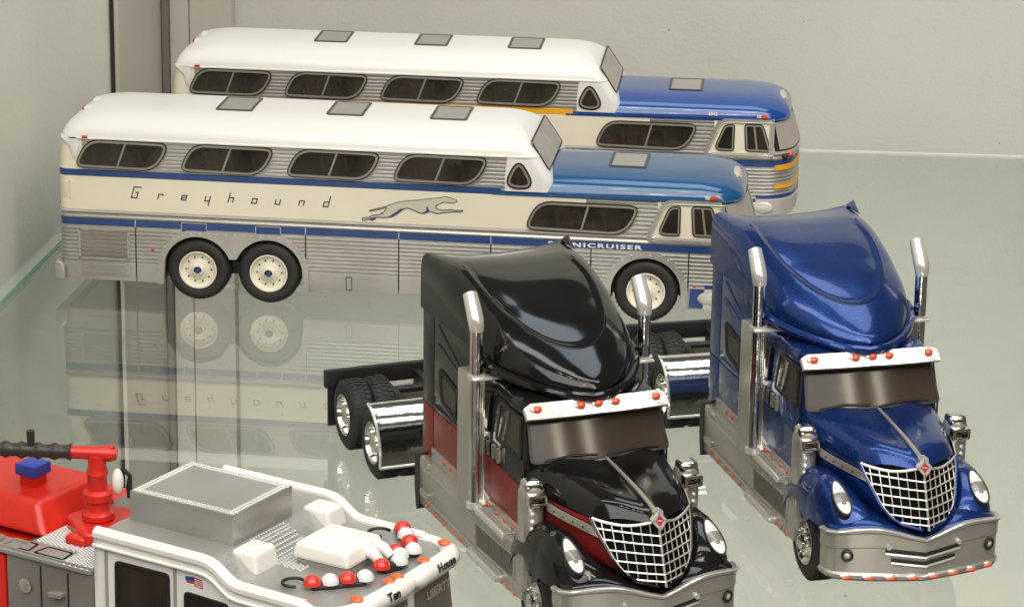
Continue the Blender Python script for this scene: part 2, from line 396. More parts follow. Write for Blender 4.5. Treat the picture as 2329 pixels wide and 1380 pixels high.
def truck_wheel(parent, x, y, side, dual=False, steer=0):
    """y = outer face; side -1 is the truck's right"""
    r = 0.82
    def fn(c, s_, h): return (c, side * h, s_)
    m = MB()
    ws = [0.0, -0.56] if dual else [0.0]
    for o in ws:
        m.lathe([(0.47, o), (0.56, o + 0.03), (0.70, o + 0.03), (0.78, o - 0.01), (0.82, o - 0.08), (0.82, o - 0.42), (0.78, o - 0.49), (0.5, o - 0.52)], fn, 44)
        for k in range(40):
            a = 2 * math.pi * k / 40
            for hh, sh in ((-0.05, 0.0), (-0.2, 0.04), (-0.33, 0.0)):
                vs = []
                for rr in (0.815, 0.836):
                    for dd in (-0.045, 0.045):
                        for h2 in (o + hh, o + hh - 0.11): vs.append(fn(rr * math.cos(a + dd + sh), rr * math.sin(a + dd + sh), h2))
                m.add(vs, [(0, 1, 3, 2), (4, 6, 7, 5), (0, 4, 5, 1), (2, 3, 7, 6), (0, 2, 6, 4), (1, 5, 7, 3)])
    wh = m.build('wheel', RUBBER, parent, angle=40)
    wh.location = Vector((x, y, r)) * S; wh.rotation_euler = (0, 0, steer)
    m = MB()
    if dual: prof = [(0.48, 0.0), (0.49, 0.03), (0.46, 0.03), (0.43, -0.03), (0.40, -0.24), (0.30, -0.27), (0.24, -0.24), (0.22, -0.02), (0.19, 0.02), (0.12, 0.05), (0.001, 0.06)]
    else: prof = [(0.48, 0.0), (0.49, 0.04), (0.46, 0.04), (0.42, 0.0), (0.37, -0.04), (0.30, 0.02), (0.24, 0.06), (0.17, 0.06), (0.16, 0.12), (0.11, 0.16), (0.001, 0.17)]
    m.lathe(prof, fn, 36); m.build('rim', CHROME, wh)
    for k in range(10):
        a = 2 * math.pi * k / 10; m = MB()
        rr, h0 = (0.335, -0.26) if dual else (0.27, 0.03)
        m.ball(fn(rr * math.cos(a), rr * math.sin(a), h0 + 0.02), 0.032, 8, 6); m.build('wheel_nut', CHROME, wh)
    return wh

# ------------------------------------------------------------------ the coaches
W = 3.79; LF = 18.82
WX = (3.86, 5.81, 16.04)
def bus_nose(x0, n=10):
    """plan path near side x0 -> round the nose -> far side x0, with outward normals"""
    out = [(x0, 0.0, 0, -1)]
    rc = 1.0; xc = LF - rc - 0.12
    for i in range(5): out.append((x0 + (xc - x0) * (i + 1) / 5, 0.0, 0, -1))
    for i in range(1, n + 1):
        a = -math.pi / 2 + (math.pi / 2 - 0.12) * i / n; out.append((xc + rc * math.cos(a), rc + rc * math.sin(a), math.cos(a), math.sin(a)))
    p = out[-1]
    for i in range(1, 10):
        t = i / 10; y = p[1] + (W - 2 * p[1]) * t; out.append((p[0] + 0.12 * math.sin(math.pi * t) ** 0.8, y, 0.995, 0.1 * (2 * t - 1)))
    half = [q for q in out if q[1] <= p[1] + 1e-6]
    out += [(x, W - y, nx, -ny) for x, y, nx, ny in reversed(half)]
    return out
def bus_tail(x1, n=8):
    """far side x1 -> round the tail -> near side x1"""
    rc = 0.24; near = [(x1, 0.0, 0, -1), (rc + 0.05, 0.0, 0, -1)]
    for i in range(1, n + 1):
        a = -math.pi / 2 - (math.pi / 2) * i / n; near.append((0.05 + rc + rc * math.cos(a), rc + rc * math.sin(a), math.cos(a), math.sin(a)))
    return [(x, W - y, nx, -ny) for x, y, nx, ny in near] + list(reversed(near))
def nose_rake(x, z, x0=16.3):
    if x <= x0: return 0
    t = min(1, (x - x0) / (LF - x0)); d = 0
    if z > 2.38: d = -0.30 * (z - 2.38)
    if z < 0.9: d = -0.12 * (0.9 - z)
    return d * t
def sweep(path, prof, rake=True, zmin=None, cap=True):
    """path of (x,y,nx,ny) x profile of (z,out): a skin with a folded-in top and bottom edge"""
    g = []
    for x, y, nx, ny in path:
        row = []
        pr = list(prof)
        if cap: pr = [(prof[0][0], -0.12)] + pr + [(prof[-1][0], -0.12)]
        for z, o in pr:
            zz = z if zmin is None else max(z, zmin(x))
            dx = nose_rake(x, zz) if rake else 0
            row.append((x + nx * o + dx, y + ny * o, zz))
        g.append(row)
    return g
def endcaps(m, g):
    m.fan(g[0]); m.fan(g[-1]); return m
def near_path(x0, x1, step=0.5):
    n = max(1, int((x1 - x0) / step)); return [(x, 0.0, 0, -1) for x in frange(x0, x1, n)]
def flutes(z0, z1, n, h=0.035, base=0.0):
    p = (z1 - z0) / n; out = [(z0, base)]
    for i in range(n):
        a = z0 + p * i
        out += [(a + p * 0.30, base), (a + p * 0.42, base + h * 0.85), (a + p * 0.62, base + h), (a + p * 0.85, base + h * 0.7), (a + p * 0.97, base)]
    out.append((z1, base)); return out
def arch(x):
    z = 0.0; r = 0.94
    for c in WX:
        if abs(x - c) < r: z = max(z, 0.85 + math.sqrt(r * r - (x - c) ** 2))
    if WX[0] < x < WX[1]: z = max(z, 1.20)
    return z
def arch_out(x):
    z = 0.0; r = 1.13
    for c in WX:
        if abs(x - c) < r: z = max(z, 0.85 + math.sqrt(r * r - (x - c) ** 2))
    if WX[0] < x < WX[1]: z = max(z, 1.95)
    return min(z, 1.95)
def side(x, z, o): return (x, -o, z)

def inside(p, poly):
    x, y = p; c = False; n = len(poly)
    for i in range(n):
        (xa, ya), (xb, yb) = poly[i], poly[i - 1]
        if (ya > y) != (yb > y) and x < (xb - xa) * (y - ya) / (yb - ya) + xa: c = not c
    return c
def cut_sheet(path, prof, holes):
    '''fine skin on the near side with the faces behind the window openings left out'''
    g = sweep(path, prof, False); m = MB(); nv = len(g[0]); m.v = [p for r in g for p in r]
    for i in range(len(g) - 1):
        for j in range(nv - 1):
            q = (i * nv + j, (i + 1) * nv + j, (i + 1) * nv + j + 1, i * nv + j + 1)
            c = (sum(m.v[k][0] for k in q) / 4, sum(m.v[k][2] for k in q) / 4)
            if m.v[q[0]][1] < 0.13 and any(inside(c, h) for h in holes): continue
            m.f.append(q); m.mi.append(0)
    return m
def win_pts(k):
    x0 = 0.52 + 2.885 * k; return [(x0 - 0.03, 3.59), (x0 + 0.34, 4.385), (x0 + 2.66, 4.355), (x0 + 2.24, 3.555)]
LOWWIN = [(12.74, 2.44), (13.08, 3.235), (15.88, 3.225), (15.46, 2.38)]
WRAD = [0.30, 0.75, 0.36, 0.75]
HOLES = [inset(rpoly(win_pts(k), WRAD), 0.05) for k in range(4)] + [inset(rpoly(LOWWIN, WRAD), 0.05)]
def bus_panel(root, name, x0, x1, prof, mm, arched=False, label=None, rake=False):
    g0 = 0.018
    if arched:
        xs = [x for x in frange(x0 + g0, x1 - g0, max(2, int((x1 - x0) / 0.05)))]
        path = [(x, 0.0, 0, -1) for x in xs]; g = sweep(path, prof, rake, arch)
    else:
        g = sweep(near_path(x0 + g0, x1 - g0, 1.0), prof, rake)
    m = MB(); m.grid(g); endcaps(m, g); o = m.build(name, mm, root, angle=28)
    if label: o['label'] = label
    return o

def bus_window(root, pts, rad, mull=None, name='window', fw=0.055, see=False):
    """window frame ring on the near side; pane, gasket and mullion are its sub-parts"""
    outer = rpoly(pts, rad)
    m = MB(); m.ring(inset(outer, 0.028), inset(outer, 0.028 + fw), side, 0.02, 0.085)
    fr = m.build(name, GREYFR, root, angle=30, bevel=0)
    MB().ring(inset(outer, -0.004), inset(outer, 0.03), side, 0.02, 0.062).build('gasket', BLACKLN, fr)
    q = inset(outer, 0.023 + fw); MB().add([side(a, b, 0.045) for a, b in q], [tuple(range(len(q)))]).build('pane', TINT, fr, smooth=False) if see else MB().prism(q, side, 0.0, 0.052).build('pane', GLASSDK, fr, smooth=False)
    if mull:
        (xa, za), (xb, zb) = mull
        MB().prism([(xa - 0.028, za), (xa + 0.028, za), (xb + 0.028, zb), (xb - 0.028, zb)], side, 0.04, 0.075).build('mullion', GREYFR, fr, smooth=False)
    return fr

def stack(levels, y0=0.0, y1=W, n=8, close_top=True):
    """stack of rounded plan rectangles: levels of (z, x_rear, x_front, y_inset, r_rear, r_front)"""
    g = []
    for z, xa, xb, yi, ra, rb in levels:
        ya, yb = y0 + yi, y1 - yi; row = []
        hw = (yb - ya) / 2 * 0.999; ra = min(ra, hw); rb = min(rb, hw)
        for cx, cy, r, a0 in ((xb - rb, ya + rb, rb, -90), (xb - rb, yb - rb, rb, 0), (xa + ra, yb - ra, ra, 90), (xa + ra, ya + ra, ra, 180)):
            for i in range(n + 1):
                a = R(a0 + 90 * i / n); row.append((cx + r * math.cos(a), cy + r * math.sin(a), z))
        # subdivide the long sides so smooth shading stays even
        g.append(row)
    m = MB(); m.grid(g, cv=True)
    if close_top: m.fan(g[-1])
    m.fan(g[0], True)
    return m

def make_bus(pos, rz, paint, stripe_up, label, number=False, lettering=True):
    root = thing('toy_coach', label, 'toy bus', pos, rz, 'two model coaches parked one behind the other')
    lower = [(0.42, -0.06), (0.44, 0.0), (0.66, 0.012), (0.92, 0.012), (0.93, 0.0)] + flutes(0.95, 1.93, 9, 0.03)[1:] + [(1.975, 0.0)]
    # core so that no gap shows through
    lv = [(0.55, 0.2, LF - 0.35, 0.1, 0.5, 0.9), (2.4, 0.2, LF - 0.2, 0.06, 0.5, 0.9), (3.4, 0.25, LF - 0.5, 0.06, 0.5, 0.9)]
    m = MB()
    segs = [(0.3, 2.95), (6.75, 15.1), (16.98, 18.0)]
    for a, b in segs: m.box(a, b, 0.06, W - 0.06, 0.55, 1.9)
    m.box(2.9, 17.1, 0.75, W - 0.75, 0.7, 1.9); m.box(0.3, 18.0, 0.06, W - 0.06, 1.88, 2.34); m.box(0.3, 12.35, 0.14, W - 0.06, 2.34, 3.46)
    m.box(16.0, 18.0, 0.10, 0.2, 2.3, 3.4); m.box(12.2, 13.3, 0.05, W - 0.05, 3.40, 3.5)
    m.build('body', BLACKM, root, smooth=False)
    # cabin lining and seats, seen through the tinted panes
    MB().box(0.45, 12.9, W - 0.14, W - 0.08, 3.46, 4.38).build('cabin_lining', LINING, root, smooth=False)
    MB().box(12.4, 18.0, W - 0.14, W - 0.08, 2.34, 3.36).build('cabin_lining', LINING, root, smooth=False)
    st = None
    for dx, zf, n in ((0.95, 3.46, 18), (12.95, 2.34, 6)):
        for k in range(n):
            for ya in (0.30, 2.15):
                if st is None:
                    m = MB(); m.add([(0, 0, 0), (0.12, 0, 0), (0.02, 0, 0.62), (-0.10, 0, 0.62), (0, 1.2, 0), (0.12, 1.2, 0), (0.02, 1.2, 0.62), (-0.10, 1.2, 0.62)], [(0, 1, 2, 3), (4, 7, 6, 5), (0, 4, 5, 1), (1, 5, 6, 2), (2, 6, 7, 3), (3, 7, 4, 0)])
                    m.box(0.12, 0.45, 0, 1.2, 0.12, 0.24); st = m.build('seat', SEATM, root, bevel=0.03); st.location = Vector((dx, ya, zf)) * S
                else: again(st, (dx + 0.63 * k, ya, zf))
    # lower side panels with real flutes, cut by the wheel arches
    for a, b in ((2.15, 6.83), (6.83, 9.37), (9.37, 11.86), (11.86, 14.55), (14.55, 17.16)):
        bus_panel(root, 'side_panel', a, b, lower, SILVER, arched=(a in (2.15, 14.55)))
    g = sweep(bus_tail(2.15 - 0.018), lower); m = MB(); m.grid(g); endcaps(m, g); m.build('tail_panel', SILVER, root, angle=28)
    g = sweep(bus_nose(17.16 + 0.018), lower); m = MB(); m.grid(g); endcaps(m, g); m.build('nose_panel', SILVER, root, angle=28)
    def farpath(x0, x1, n): return [(x, W, 0, 1) for x in frange(x0, x1, n)]
    g = sweep(farpath(2.15, 17.16, 300), lower, False, arch); m = MB(); m.grid(g); m.build('far_side_panel', SILVER, root, angle=28)
    # navy stripe, silver moulding, cream belt, upper stripe: each wraps the whole body
    def ring_band(name, prof, mm, joints=(), x_from=None, label=None):
        pth = bus_tail(2.0)[:-1]; nose = bus_nose(17.0)
        full = [(2.0, 0.0, 0, -1)] + near_path(2.5, 16.5, 0.5) + nose + [(x, W, 0, 1) for x in frange(16.5, 2.5, 28)] + bus_tail(2.0)
        g = sweep(full, prof); m = MB(); m.grid(g); o = m.build(name, mm, root, angle=30)
        return o
    ring_band('lower_stripe', [(1.985, 0.0), (1.99, 0.016), (2.155, 0.016), (2.16, 0.0)], NAVY)
    ring_band('moulding', [(2.165, 0.0), (2.19, 0.012), (2.22, 0.03), (2.25, 0.012), (2.27, 0.0), (2.29, 0.01), (2.32, 0.012), (2.33, 0.0)], SILVER)
    ring_band('bright_trim', [(2.335, 0.0), (2.345, 0.04), (2.38, 0.045), (2.395, 0.0)], SILVERHI)
    for xj in (2.15, 6.83, 9.37, 11.86):
        MB().box(xj - 0.012, xj + 0.012, -0.022, 0.02, 1.98, 2.17).build('stripe_joint', SILVERHI, root, smooth=False)
    # cream belt: tail round to the window, and the cab
    belt = [(2.40, 0.0), (2.42, 0.012), (3.33, 0.012), (3.345, 0.0)]
    full = [(x, W, 0, 1) for x in frange(14.4, 2.5, 12)] + bus_tail(2.0) + near_path(2.5, 12.5, 0.5)
    g = sweep(full, belt, False); m = MB(); m.grid(g); m.build('cream_belt', CREAM, root, angle=30)
    m = cut_sheet(near_path(12.5, 14.4, 0.04), [(2.40, 0.0), (2.42, 0.012)] + [(2.42 + 0.02 * k_, 0.012) for k_ in range(1, 46)] + [(3.33, 0.012), (3.345, 0.0)], HOLES); m.build('cream_belt', CREAM, root, angle=30)
    cut_sheet(near_path(14.42, 16.45, 0.04), flutes(2.40, 3.345, 8, 0.022), HOLES).build('fluted_panel', SILVER, root, angle=28)
    MB().box(14.4, 16.3, W - 0.06, W, 2.4, 3.34).build('far_fluted_panel', SILVER, root, smooth=False)
    cab = [(x, y, nx, ny) for x, y, nx, ny in bus_nose(16.3)]
    g = sweep(cab, [(2.40, 0.015), (2.44, 0.03), (3.34, 0.03), (3.36, 0.015)]); m = MB(); m.grid(g); endcaps(m, g); m.build('cab_shell', CREAM, root, angle=30)
    # riveted silver border round the cab windows, and cab surround
    sur = rpoly([(15.93, 2.23), (16.43, 3.43), (18.08, 3.45), (18.08, 2.23)], [0.32, 0.32, 0.02, 0.02])
    sin = inset(sur, 0.10)
    m = MB(); m.ring(sur, sin, side, 0.02, 0.065)
    for k in range(7): m.ball((16.25 + k * 0.25, -0.07, 2.28), (0.028, 0.02, 0.028), 8, 4)
    for k in range(4): m.ball((16.08 + k * 0.11, -0.07, 2.55 + k * 0.26), (0.028, 0.02, 0.028), 8, 4)
    m.build('cab_window_border', SILVER, root)
    MB().prism(inset(sur, 0.08), side, 0.02, 0.036).build('cab_window_panel', CREAM, root)
    m = MB(); m.tube([side(*p, 0.055) for p in inset(sur, 0.125)] , 0.024, 6, False); m.build('cab_window_trim', SILVERHI, root)
    bus_window(root, [(16.28, 2.44), (16.60, 3.24), (16.91, 3.26), (16.91, 2.44)], [0.26, 0.2, 0.1, 0.1], name='quarter_window', fw=0.04)
    bus_window(root, [(17.24, 2.44), (17.18, 3.28), (17.74, 3.28), (18.02, 2.44)], 0.13, ((17.58, 2.5), (17.48, 3.2)), name='cab_window', fw=0.045)
    # upper stripe (navy or amber) from tail to step, then window band
    pth = [(x, W, 0, 1) for x in frange(12.0, 2.5, 12)] + bus_tail(2.0) + near_path(2.5, 12.1, 0.5)
    g = sweep(pth, [(3.35, 0.0), (3.36, 0.02), (3.515, 0.02), (3.525, 0.0)], False); m = MB(); m.grid(g); endcaps(m, g); m.build('upper_stripe', stripe_up, root)
    cut_sheet(near_path(0.72, 12.25, 0.04), flutes(3.53, 4.37, 8, 0.018), HOLES).build('window_band', SILVER, root, angle=28)
    MB().box(0.42, 12.25, W - 0.05, W + 0.01, 3.53, 4.37).build('far_window_band', SILVER, root, smooth=False)
    # white tail wall beside and above the first window
    g = sweep([(x, W, 0, 1) for x in (0.6,)] + bus_tail(0.62)[1:-1] + [(0.74, 0, 0, -1)], [(3.53, 0.012), (3.9, 0.012), (4.42, 0.012)], False)
    g = [[(x + (0.10 * max(0, (z - 3.6)) if x < 0.35 else 0), y, z) for x, y, z in row] for row in g]
    m = MB(); m.grid(g); m.build('tail_wall', CREAM, root)
    MB().prism(rpoly([(0.14, 4.42), (0.60, 4.42), (0.66, 4.2), (0.56, 3.86), (0.48, 3.86), (0.42, 4.15)], 0.05), side, -0.02, 0.05).build('tail_pillar', WHITE, root, bevel=0.02)
    # roof of the upper deck
    lev = []
    xf = lambda z: 13.44 - max(0, z - 3.86) * 0.66
    for t in frange(0, 1, 14):
        a = t * math.pi / 2; z = 4.42 + 0.645 * math.sin(a); c = math.cos(a)
        yi = 1.88 * (1 - c ** 0.62) ; xr = 0.10 + 1.15 * (1 - c ** 0.85) + 0.1 * (z - 4.42)
        fx = xf(z) - 0.55 * (1 - c ** 0.75)
        lev.append((z, xr, fx, min(yi, 1.78), 0.35 + 0.7 * t, 0.32 + 0.6 * t))
    lev = [(4.36, 0.13, xf(4.36), 0.0, 0.28, 0.32), (4.375, 0.09, xf(4.37), -0.05, 0.3, 0.32), (4.41, 0.09, xf(4.4), -0.05, 0.3, 0.32)] + lev
    stack(lev).build('roof', WHITE, root, angle=50)
    cap = [(3.46, 12.2, 13.50, -0.03, 0.05, 0.28), (3.7, 12.2, 13.5, -0.035, 0.05, 0.3), (3.86, 12.2, 13.44, -0.035, 0.05, 0.32), (4.1, 12.22, xf(4.1), -0.035, 0.05, 0.32), (4.37, 12.25, xf(4.37), -0.03, 0.05, 0.32)]
    stack(cap).build('step_pillar', WHITE, root, angle=40)
    # triangular side light of the upper deck
    tri = [(12.22, 3.60), (12.575, 4.33), (12.99, 3.58)]
    tri = [(12.16, 3.56), (12.575, 4.40), (13.05, 3.55)]; outer = rpoly(tri, [0.42, 0.40, 0.44])
    m = MB(); m.ring(inset(outer, 0.02), inset(outer, 0.075), side, 0.03, 0.07); tf = m.build('triangle_window', GREYFR, root)
    MB().ring(inset(outer, -0.03), inset(outer, 0.025), side, 0.03, 0.055).build('gasket', BLACKLN, tf)
    MB().prism(inset(outer, 0.07), side, 0.03, 0.052).build('pane', GLASSDK, tf, smooth=False)
    # upper windscreen: a raked pair of panes between the pillars
    def ws(y, s_, d):     # s_ runs up the rake
        dx, dz = -0.551, 0.834; x = 13.36 + dx * s_; z = 3.98 + dz * s_
        return (x + 0.834 * d, y, z + 0.551 * d)
    quad = rpoly([(0.22, 0.0), (W - 0.22, 0.0), (W - 0.30, 0.92), (0.30, 0.92)], 0.14)
    m = MB(); m.ring(quad, inset(quad, 0.032), ws, 0.0, 0.032); uf = m.build('upper_windscreen', BLACKLN, root)
    for a, b in ((0.24, W / 2 - 0.02), (W / 2 + 0.02, W - 0.24)):
        q = [(a, 0.03), (b, 0.03), (b + (0 if b < W / 2 else -0.07), 0.89), (a + (0.07 if a < 1 else 0), 0.89)]
        MB().prism(q, ws, 0.0, 0.022).build('pane', GLASSGY, uf, smooth=False)
    # side windows
    first = None
    for k in range(4):
        x0 = 0.52 + 2.885 * k
        if first is None:
            first = bus_window(root, win_pts(k), WRAD, ((x0 + 1.17, 3.62), (x0 + 1.42, 4.30)), see=True)
        else: again(first, (2.885 * k, 0, 0))
    bus_window(root, LOWWIN, WRAD, ((14.27, 2.46), (14.45, 3.14)), see=True)
    # blue roof of the lower deck
    lev = []
    for t in frange(0, 1, 12):
        a = t * math.pi / 2; z = 3.40 + 0.575 * math.sin(a); c = math.cos(a)
        lev.append((z, 11.9 if z < 3.5 else 12.3, 18.56 - 1.0 * (1 - c ** 0.8) - 0.12 * (z - 3.4), min(1.8 * (1 - c ** 0.6), 1.7), 0.05, 0.95))
    lev = [(3.345, 11.9, 18.46, 0.0, 0.04, 0.9), (3.35, 11.88, 18.52, -0.035, 0.04, 0.92), (3.385, 11.88, 18.56, -0.04, 0.04, 0.95)] + lev
    stack(lev).build('front_roof', paint, root, angle=45)
    m = MB(); m.tube([(x, -0.05, 3.44 + (0 if x > 13.6 else 0)) for x in frange(13.6, 18.0, 10)] , 0.022, 6); m.build('roof_gutter', paint, root)
    # roof hatches
    def hatch(xc, z, tilt, nm='roof_hatch'):
        q = rpoly([(xc - 0.51, W / 2 - 0.78), (xc + 0.51, W / 2 - 0.78), (xc + 0.51, W / 2 + 0.78), (xc - 0.51, W / 2 + 0.78)], 0.1)
        fz = lambda a, b, d: (a, b, z + d - 0.035 * abs(b - W / 2) ** 2)
        m = MB(); m.ring(q, inset(q, 0.075), fz, -0.1, 0.045); h = m.build(nm, tilt, root)
        MB().prism(inset(q, 0.07), fz, -0.1, 0.034).build('hatch_pane', HATCHGL, h, smooth=False); return h
    HFR = mat('hatch_frame_dark', (0.07, 0.06, 0.05), 0.4)
    for xc in (4.66, 7.70, 10.52): hatch(xc, 5.055, HFR)
    hatch(15.38, 3.965, HFR)
    # destination sign on the front of the blue roof
    m = MB(); m.ball((18.24, W / 2, 3.62), (0.20, 0.85, 0.24), 20, 8); sg = m.build('destination_sign', SILVERHI, root); 
    for yy in (W / 2 - 0.45, W / 2 - 0.15, W / 2 + 0.15, W / 2 + 0.45): MB().ball((18.38 - 0.08 * abs(yy - W / 2), yy, 3.72), (0.05, 0.09, 0.06), 8, 6).build('sign_light', REDLT, sg)
    # lower windscreen follows the nose
    fp = [q for q in bus_nose(16.3) if q[2] > 0.35]
    g = sweep(fp, [(2.44, 0.02), (2.45, 0.055), (3.36, 0.055), (3.37, 0.02)]); m = MB(); m.grid(g); endcaps(m, g); fw = m.build('windscreen', BLACKLN, root)
    for fa, fb in ((1, len(fp) // 2 ), (len(fp) // 2, len(fp) - 1)):
        g = sweep(fp[fa:fb + (1 if fb > len(fp) // 2 else 0)], [(2.49, 0.03), (2.50, 0.07), (3.31, 0.07), (3.32, 0.03)]); m = MB(); m.grid(g); endcaps(m, g); m.build('pane', GLASSGY, fw)
    # marker lamps, tail lamps
    def dot(nm, x, z, o, rad, mm): return MB().ball((x, -o, z), rad, 10, 6).build(nm, mm, root)
    MB().box(0.74, 0.90, -0.075, -0.02, 4.40, 4.47).build('marker_light', REDLT, root, bevel=0.015)
    MB().box(17.68, 17.86, -0.10, 0.04, 3.46, 3.56).build('marker_light', REDLT, root, bevel=0.02)
    MB().box(17.54, 17.675, -0.095, 0.04, 3.465, 3.545).build('marker_base', SILVERHI, root, bevel=0.015)
    dot('side_light', 2.63, 1.36, 0.03, (0.05, 0.035, 0.04), REDLT)
    for z in (1.90, 1.72): MB().ball((0.06, 0.30, z), (0.06, 0.06, 0.065), 10, 6).build('tail_light', REDLT, root)
    m = MB(); m.box(0.5, 0.72, 1.1, 1.5, 4.86, 4.98); m.box(0.52, 0.7, 2.0, 2.4, 4.9, 5.0); m.build('rear_lamp_base', WHITE, root, bevel=0.04)
    MB().box(0.44, 0.52, 1.15, 1.45, 4.88, 4.96).build('rear_lamp', REDLT, root, bevel=0.02)
    MB().prism(rpoly([(0.6, 3.66), (3.1, 3.66), (3.1, 4.3), (0.6, 4.3)], 0.2), lambda a, b, d: (0.10 + 0.1 * (b - 3.6) - d, a, b), -0.02, 0.03).build('rear_window', GLASSDK, root)
    # fog lamp patch
    g = sweep([q for q in bus_nose(17.22)][:9], [(0.46, 0.0), (0.47, 0.028), (0.97, 0.028), (0.98, 0.0)]); m = MB(); m.grid(g); endcaps(m, g); fpn = m.build('fog_lamp_panel', NAVY, root)
    MB().ball((17.78, -0.03, 0.74), (0.36, 0.06, 0.20), 20, 10).build('fog_lamp', SILVERHI, fpn)
    dot('corner_light', 17.34, 1.07, 0.02, (0.05, 0.03, 0.05), AMBER)
    # arch trims with rivets
    def trim(a, b):
        xs = frange(a, b, int((b - a) / 0.04)); g = []; m = MB()
        for x in xs:
            lo = max(arch(x), 0.42); hi = max(arch_out(x), lo)
            g.append([side(x, lo, -0.25), side(x, lo, 0.05), side(x, hi, 0.05), side(x, hi, 0.0)])
        m.grid(g)
        o = m.build('wheel_arch_trim', SILVER, root, angle=30)
        m = MB()
        for x in xs[::6]:
            hi = arch_out(x)
            if hi > 0.5: m.ball(side(x, hi - 0.07, 0.052), (0.034, 0.026, 0.034), 8, 4)
        m.build('rivet_line', SILVERHI, o)
    trim(WX[0] - 1.13, WX[1] + 1.13); trim(WX[2] - 1.13, WX[2] + 1.13)
    for xa, xb in ((WX[0] - 1.12, WX[0] - 0.95), (WX[1] + 0.95, WX[1] + 1.10), (WX[2] + 0.95, WX[2] + 1.12)):
        m = MB(); m.box(xa, xb, -0.057, 0.1, 0.43, 0.9)
        for z in (0.5, 0.64, 0.78): m.ball(((xa + xb) / 2, -0.058, z), (0.022, 0.016, 0.022), 6, 4)
        m.build('arch_strip', SILVER, root, smooth=True)
    # dark wheel wells
    for a, b in ((WX[0] - 0.95, WX[1] + 0.95), (WX[2] - 0.95, WX[2] + 0.95)):
        for ya in (0.66, W - 0.68):
            MB().box(a - 0.1, b + 0.1, ya, ya + 0.02, 0.6, 1.85).build('wheel_well', BLACKM, root, smooth=False)
        MB().box(a - 0.1, b + 0.1, 0.08, 0.66, 1.80, 1.86).build('wheel_well', BLACKM, root, smooth=False)
    MB().tube([(WX[0], 0.6, 0.95), (WX[1], 0.6, 0.95)], 0.16, 8).build('axle_beam', BLACKM, root)
    # louvred engine door, mesh grille, tail vent
    fr = rpoly([(0.57, 1.03), (0.57, 1.90), (1.98, 1.90), (1.98, 1.03)], 0.03)
    m = MB(); m.ring(fr, inset(fr, 0.06), side, 0.0, 0.06); ld = m.build('engine_door', SILVER, root)
    for k in range(7):
        z = 1.12 + k * 0.112
        MB().add([side(0.63, z, 0.03), side(1.92, z, 0.03), side(1.92, z + 0.07, 0.075), side(0.63, z + 0.07, 0.075), side(0.63, z + 0.085, 0.03), side(1.92, z + 0.085, 0.03)],
                 [(0, 1, 2, 3), (3, 2, 5, 4), (0, 3, 4), (1, 5, 2)]).build('louvre', SILVER, ld, smooth=False)
    m = MB(); m.box(0.54, 1.98, -0.035, 0.0, 0.60, 0.88)
    for k in range(13):
        a = 0.56 + k * 0.102
        for sgn in (1, -1):
            xa, xb = (a, a + 0.13) if sgn > 0 else (a + 0.13, a)
            m.add([side(xa, 0.62, 0.05), side(xa + 0.03, 0.62, 0.05), side(xb + 0.03, 0.86, 0.05), side(xb, 0.86, 0.05)], [(0, 1, 2, 3)])
    m.build('mesh_grille', SILVER, root, smooth=False)
    fr = rpoly([(0.12, 2.72), (0.12, 3.20), (0.42, 3.20), (0.42, 2.72)], 0.04)
    fn = lambda a, b, d: (a, -d + (0.16 if a < 0.2 else 0.0), b)
    m = MB(); m.ring(fr, inset(fr, 0.035), fn, 0.0, 0.05)
    for k in range(5): m.box(0.2 + k * 0.042, 0.215 + k * 0.042, -0.035, 0.01, 2.75, 3.17)
    m.build('tail_vent', CREAM, root, smooth=False)
    m = MB(); pl = [(-0.10, -0.10, 0.42), (0.18, -0.10, 0.42), (0.18, -0.10, 0.80), (0.08, -0.10, 0.92), (-0.06, -0.10, 0.96), (-0.14, -0.10, 0.78)]
    m.prism([(x, z) for x, y, z in pl], lambda a, b, d: (a, d, b), -0.09, 0.5); m.build('rear_bumper', SILVER, root, bevel=0.05, seg=3)
    MB().box(-0.10, 0.05, 0.5, W - 0.5, 0.45, 0.85).build('rear_bumper', SILVER, root, bevel=0.04)
    # small access plates
    for xa, xb, za, zb in ((3.42, 4.12, 1.90, 2.17), (5.46, 6.16, 1.90, 2.17)):
        MB().prism(rpoly([(xa, za), (xb, za), (xb, zb), (xa, zb)], 0.04), side, 0.0, 0.024).build('access_plate', NAVY, root, smooth=False)
        fr = rpoly([(xa, za), (xb, za), (xb, zb), (xa, zb)], 0.04)
        MB().ring(fr, inset(fr, 0.014), side, 0.0, 0.034).build('plate_rim', SILVERHI, root, smooth=False)
    fr = rpoly([(7.93, 0.48), (8.10, 0.48), (8.10, 0.86), (7.93, 0.86)], 0.02)
    MB().ring(fr, inset(fr, 0.016), side, 0.0, 0.022).build('latch_plate', BLACKLN, root, smooth=False)
    # wheels
    for x in WX:
        bus_wheel(root, x, 0.03); bus_wheel(root, x, W - 0.03, True)
    # front bumper
    g = sweep([q for q in bus_nose(17.6)], [(0.44, 0.02), (0.46, 0.06), (0.98, 0.07), (1.0, 0.02)]); m = MB(); m.grid(g); endcaps(m, g); m.build('front_bumper', SILVERHI, root)
    g = sweep([q for q in bus_nose(17.6)], [(1.01, 0.02), (1.02, 0.045), (1.12, 0.045), (1.13, 0.02)]); m = MB(); m.grid(g); endcaps(m, g); m.build('nose_stripe', NAVY, root)
    m = MB(); m.ball((18.42, 0.22, 2.27), (0.10, 0.10, 0.09), 12, 8); m.build('nose_lamp', BLACKLN, root)
    m = MB(); m.ball((18.58, 0.40, 2.30), (0.09, 0.09, 0.08), 12, 8); m.build('nose_marker', REDLT, root)
    ffp = [q for q in bus_nose(16.3) if q[2] > 0.12]
    return root, ffp

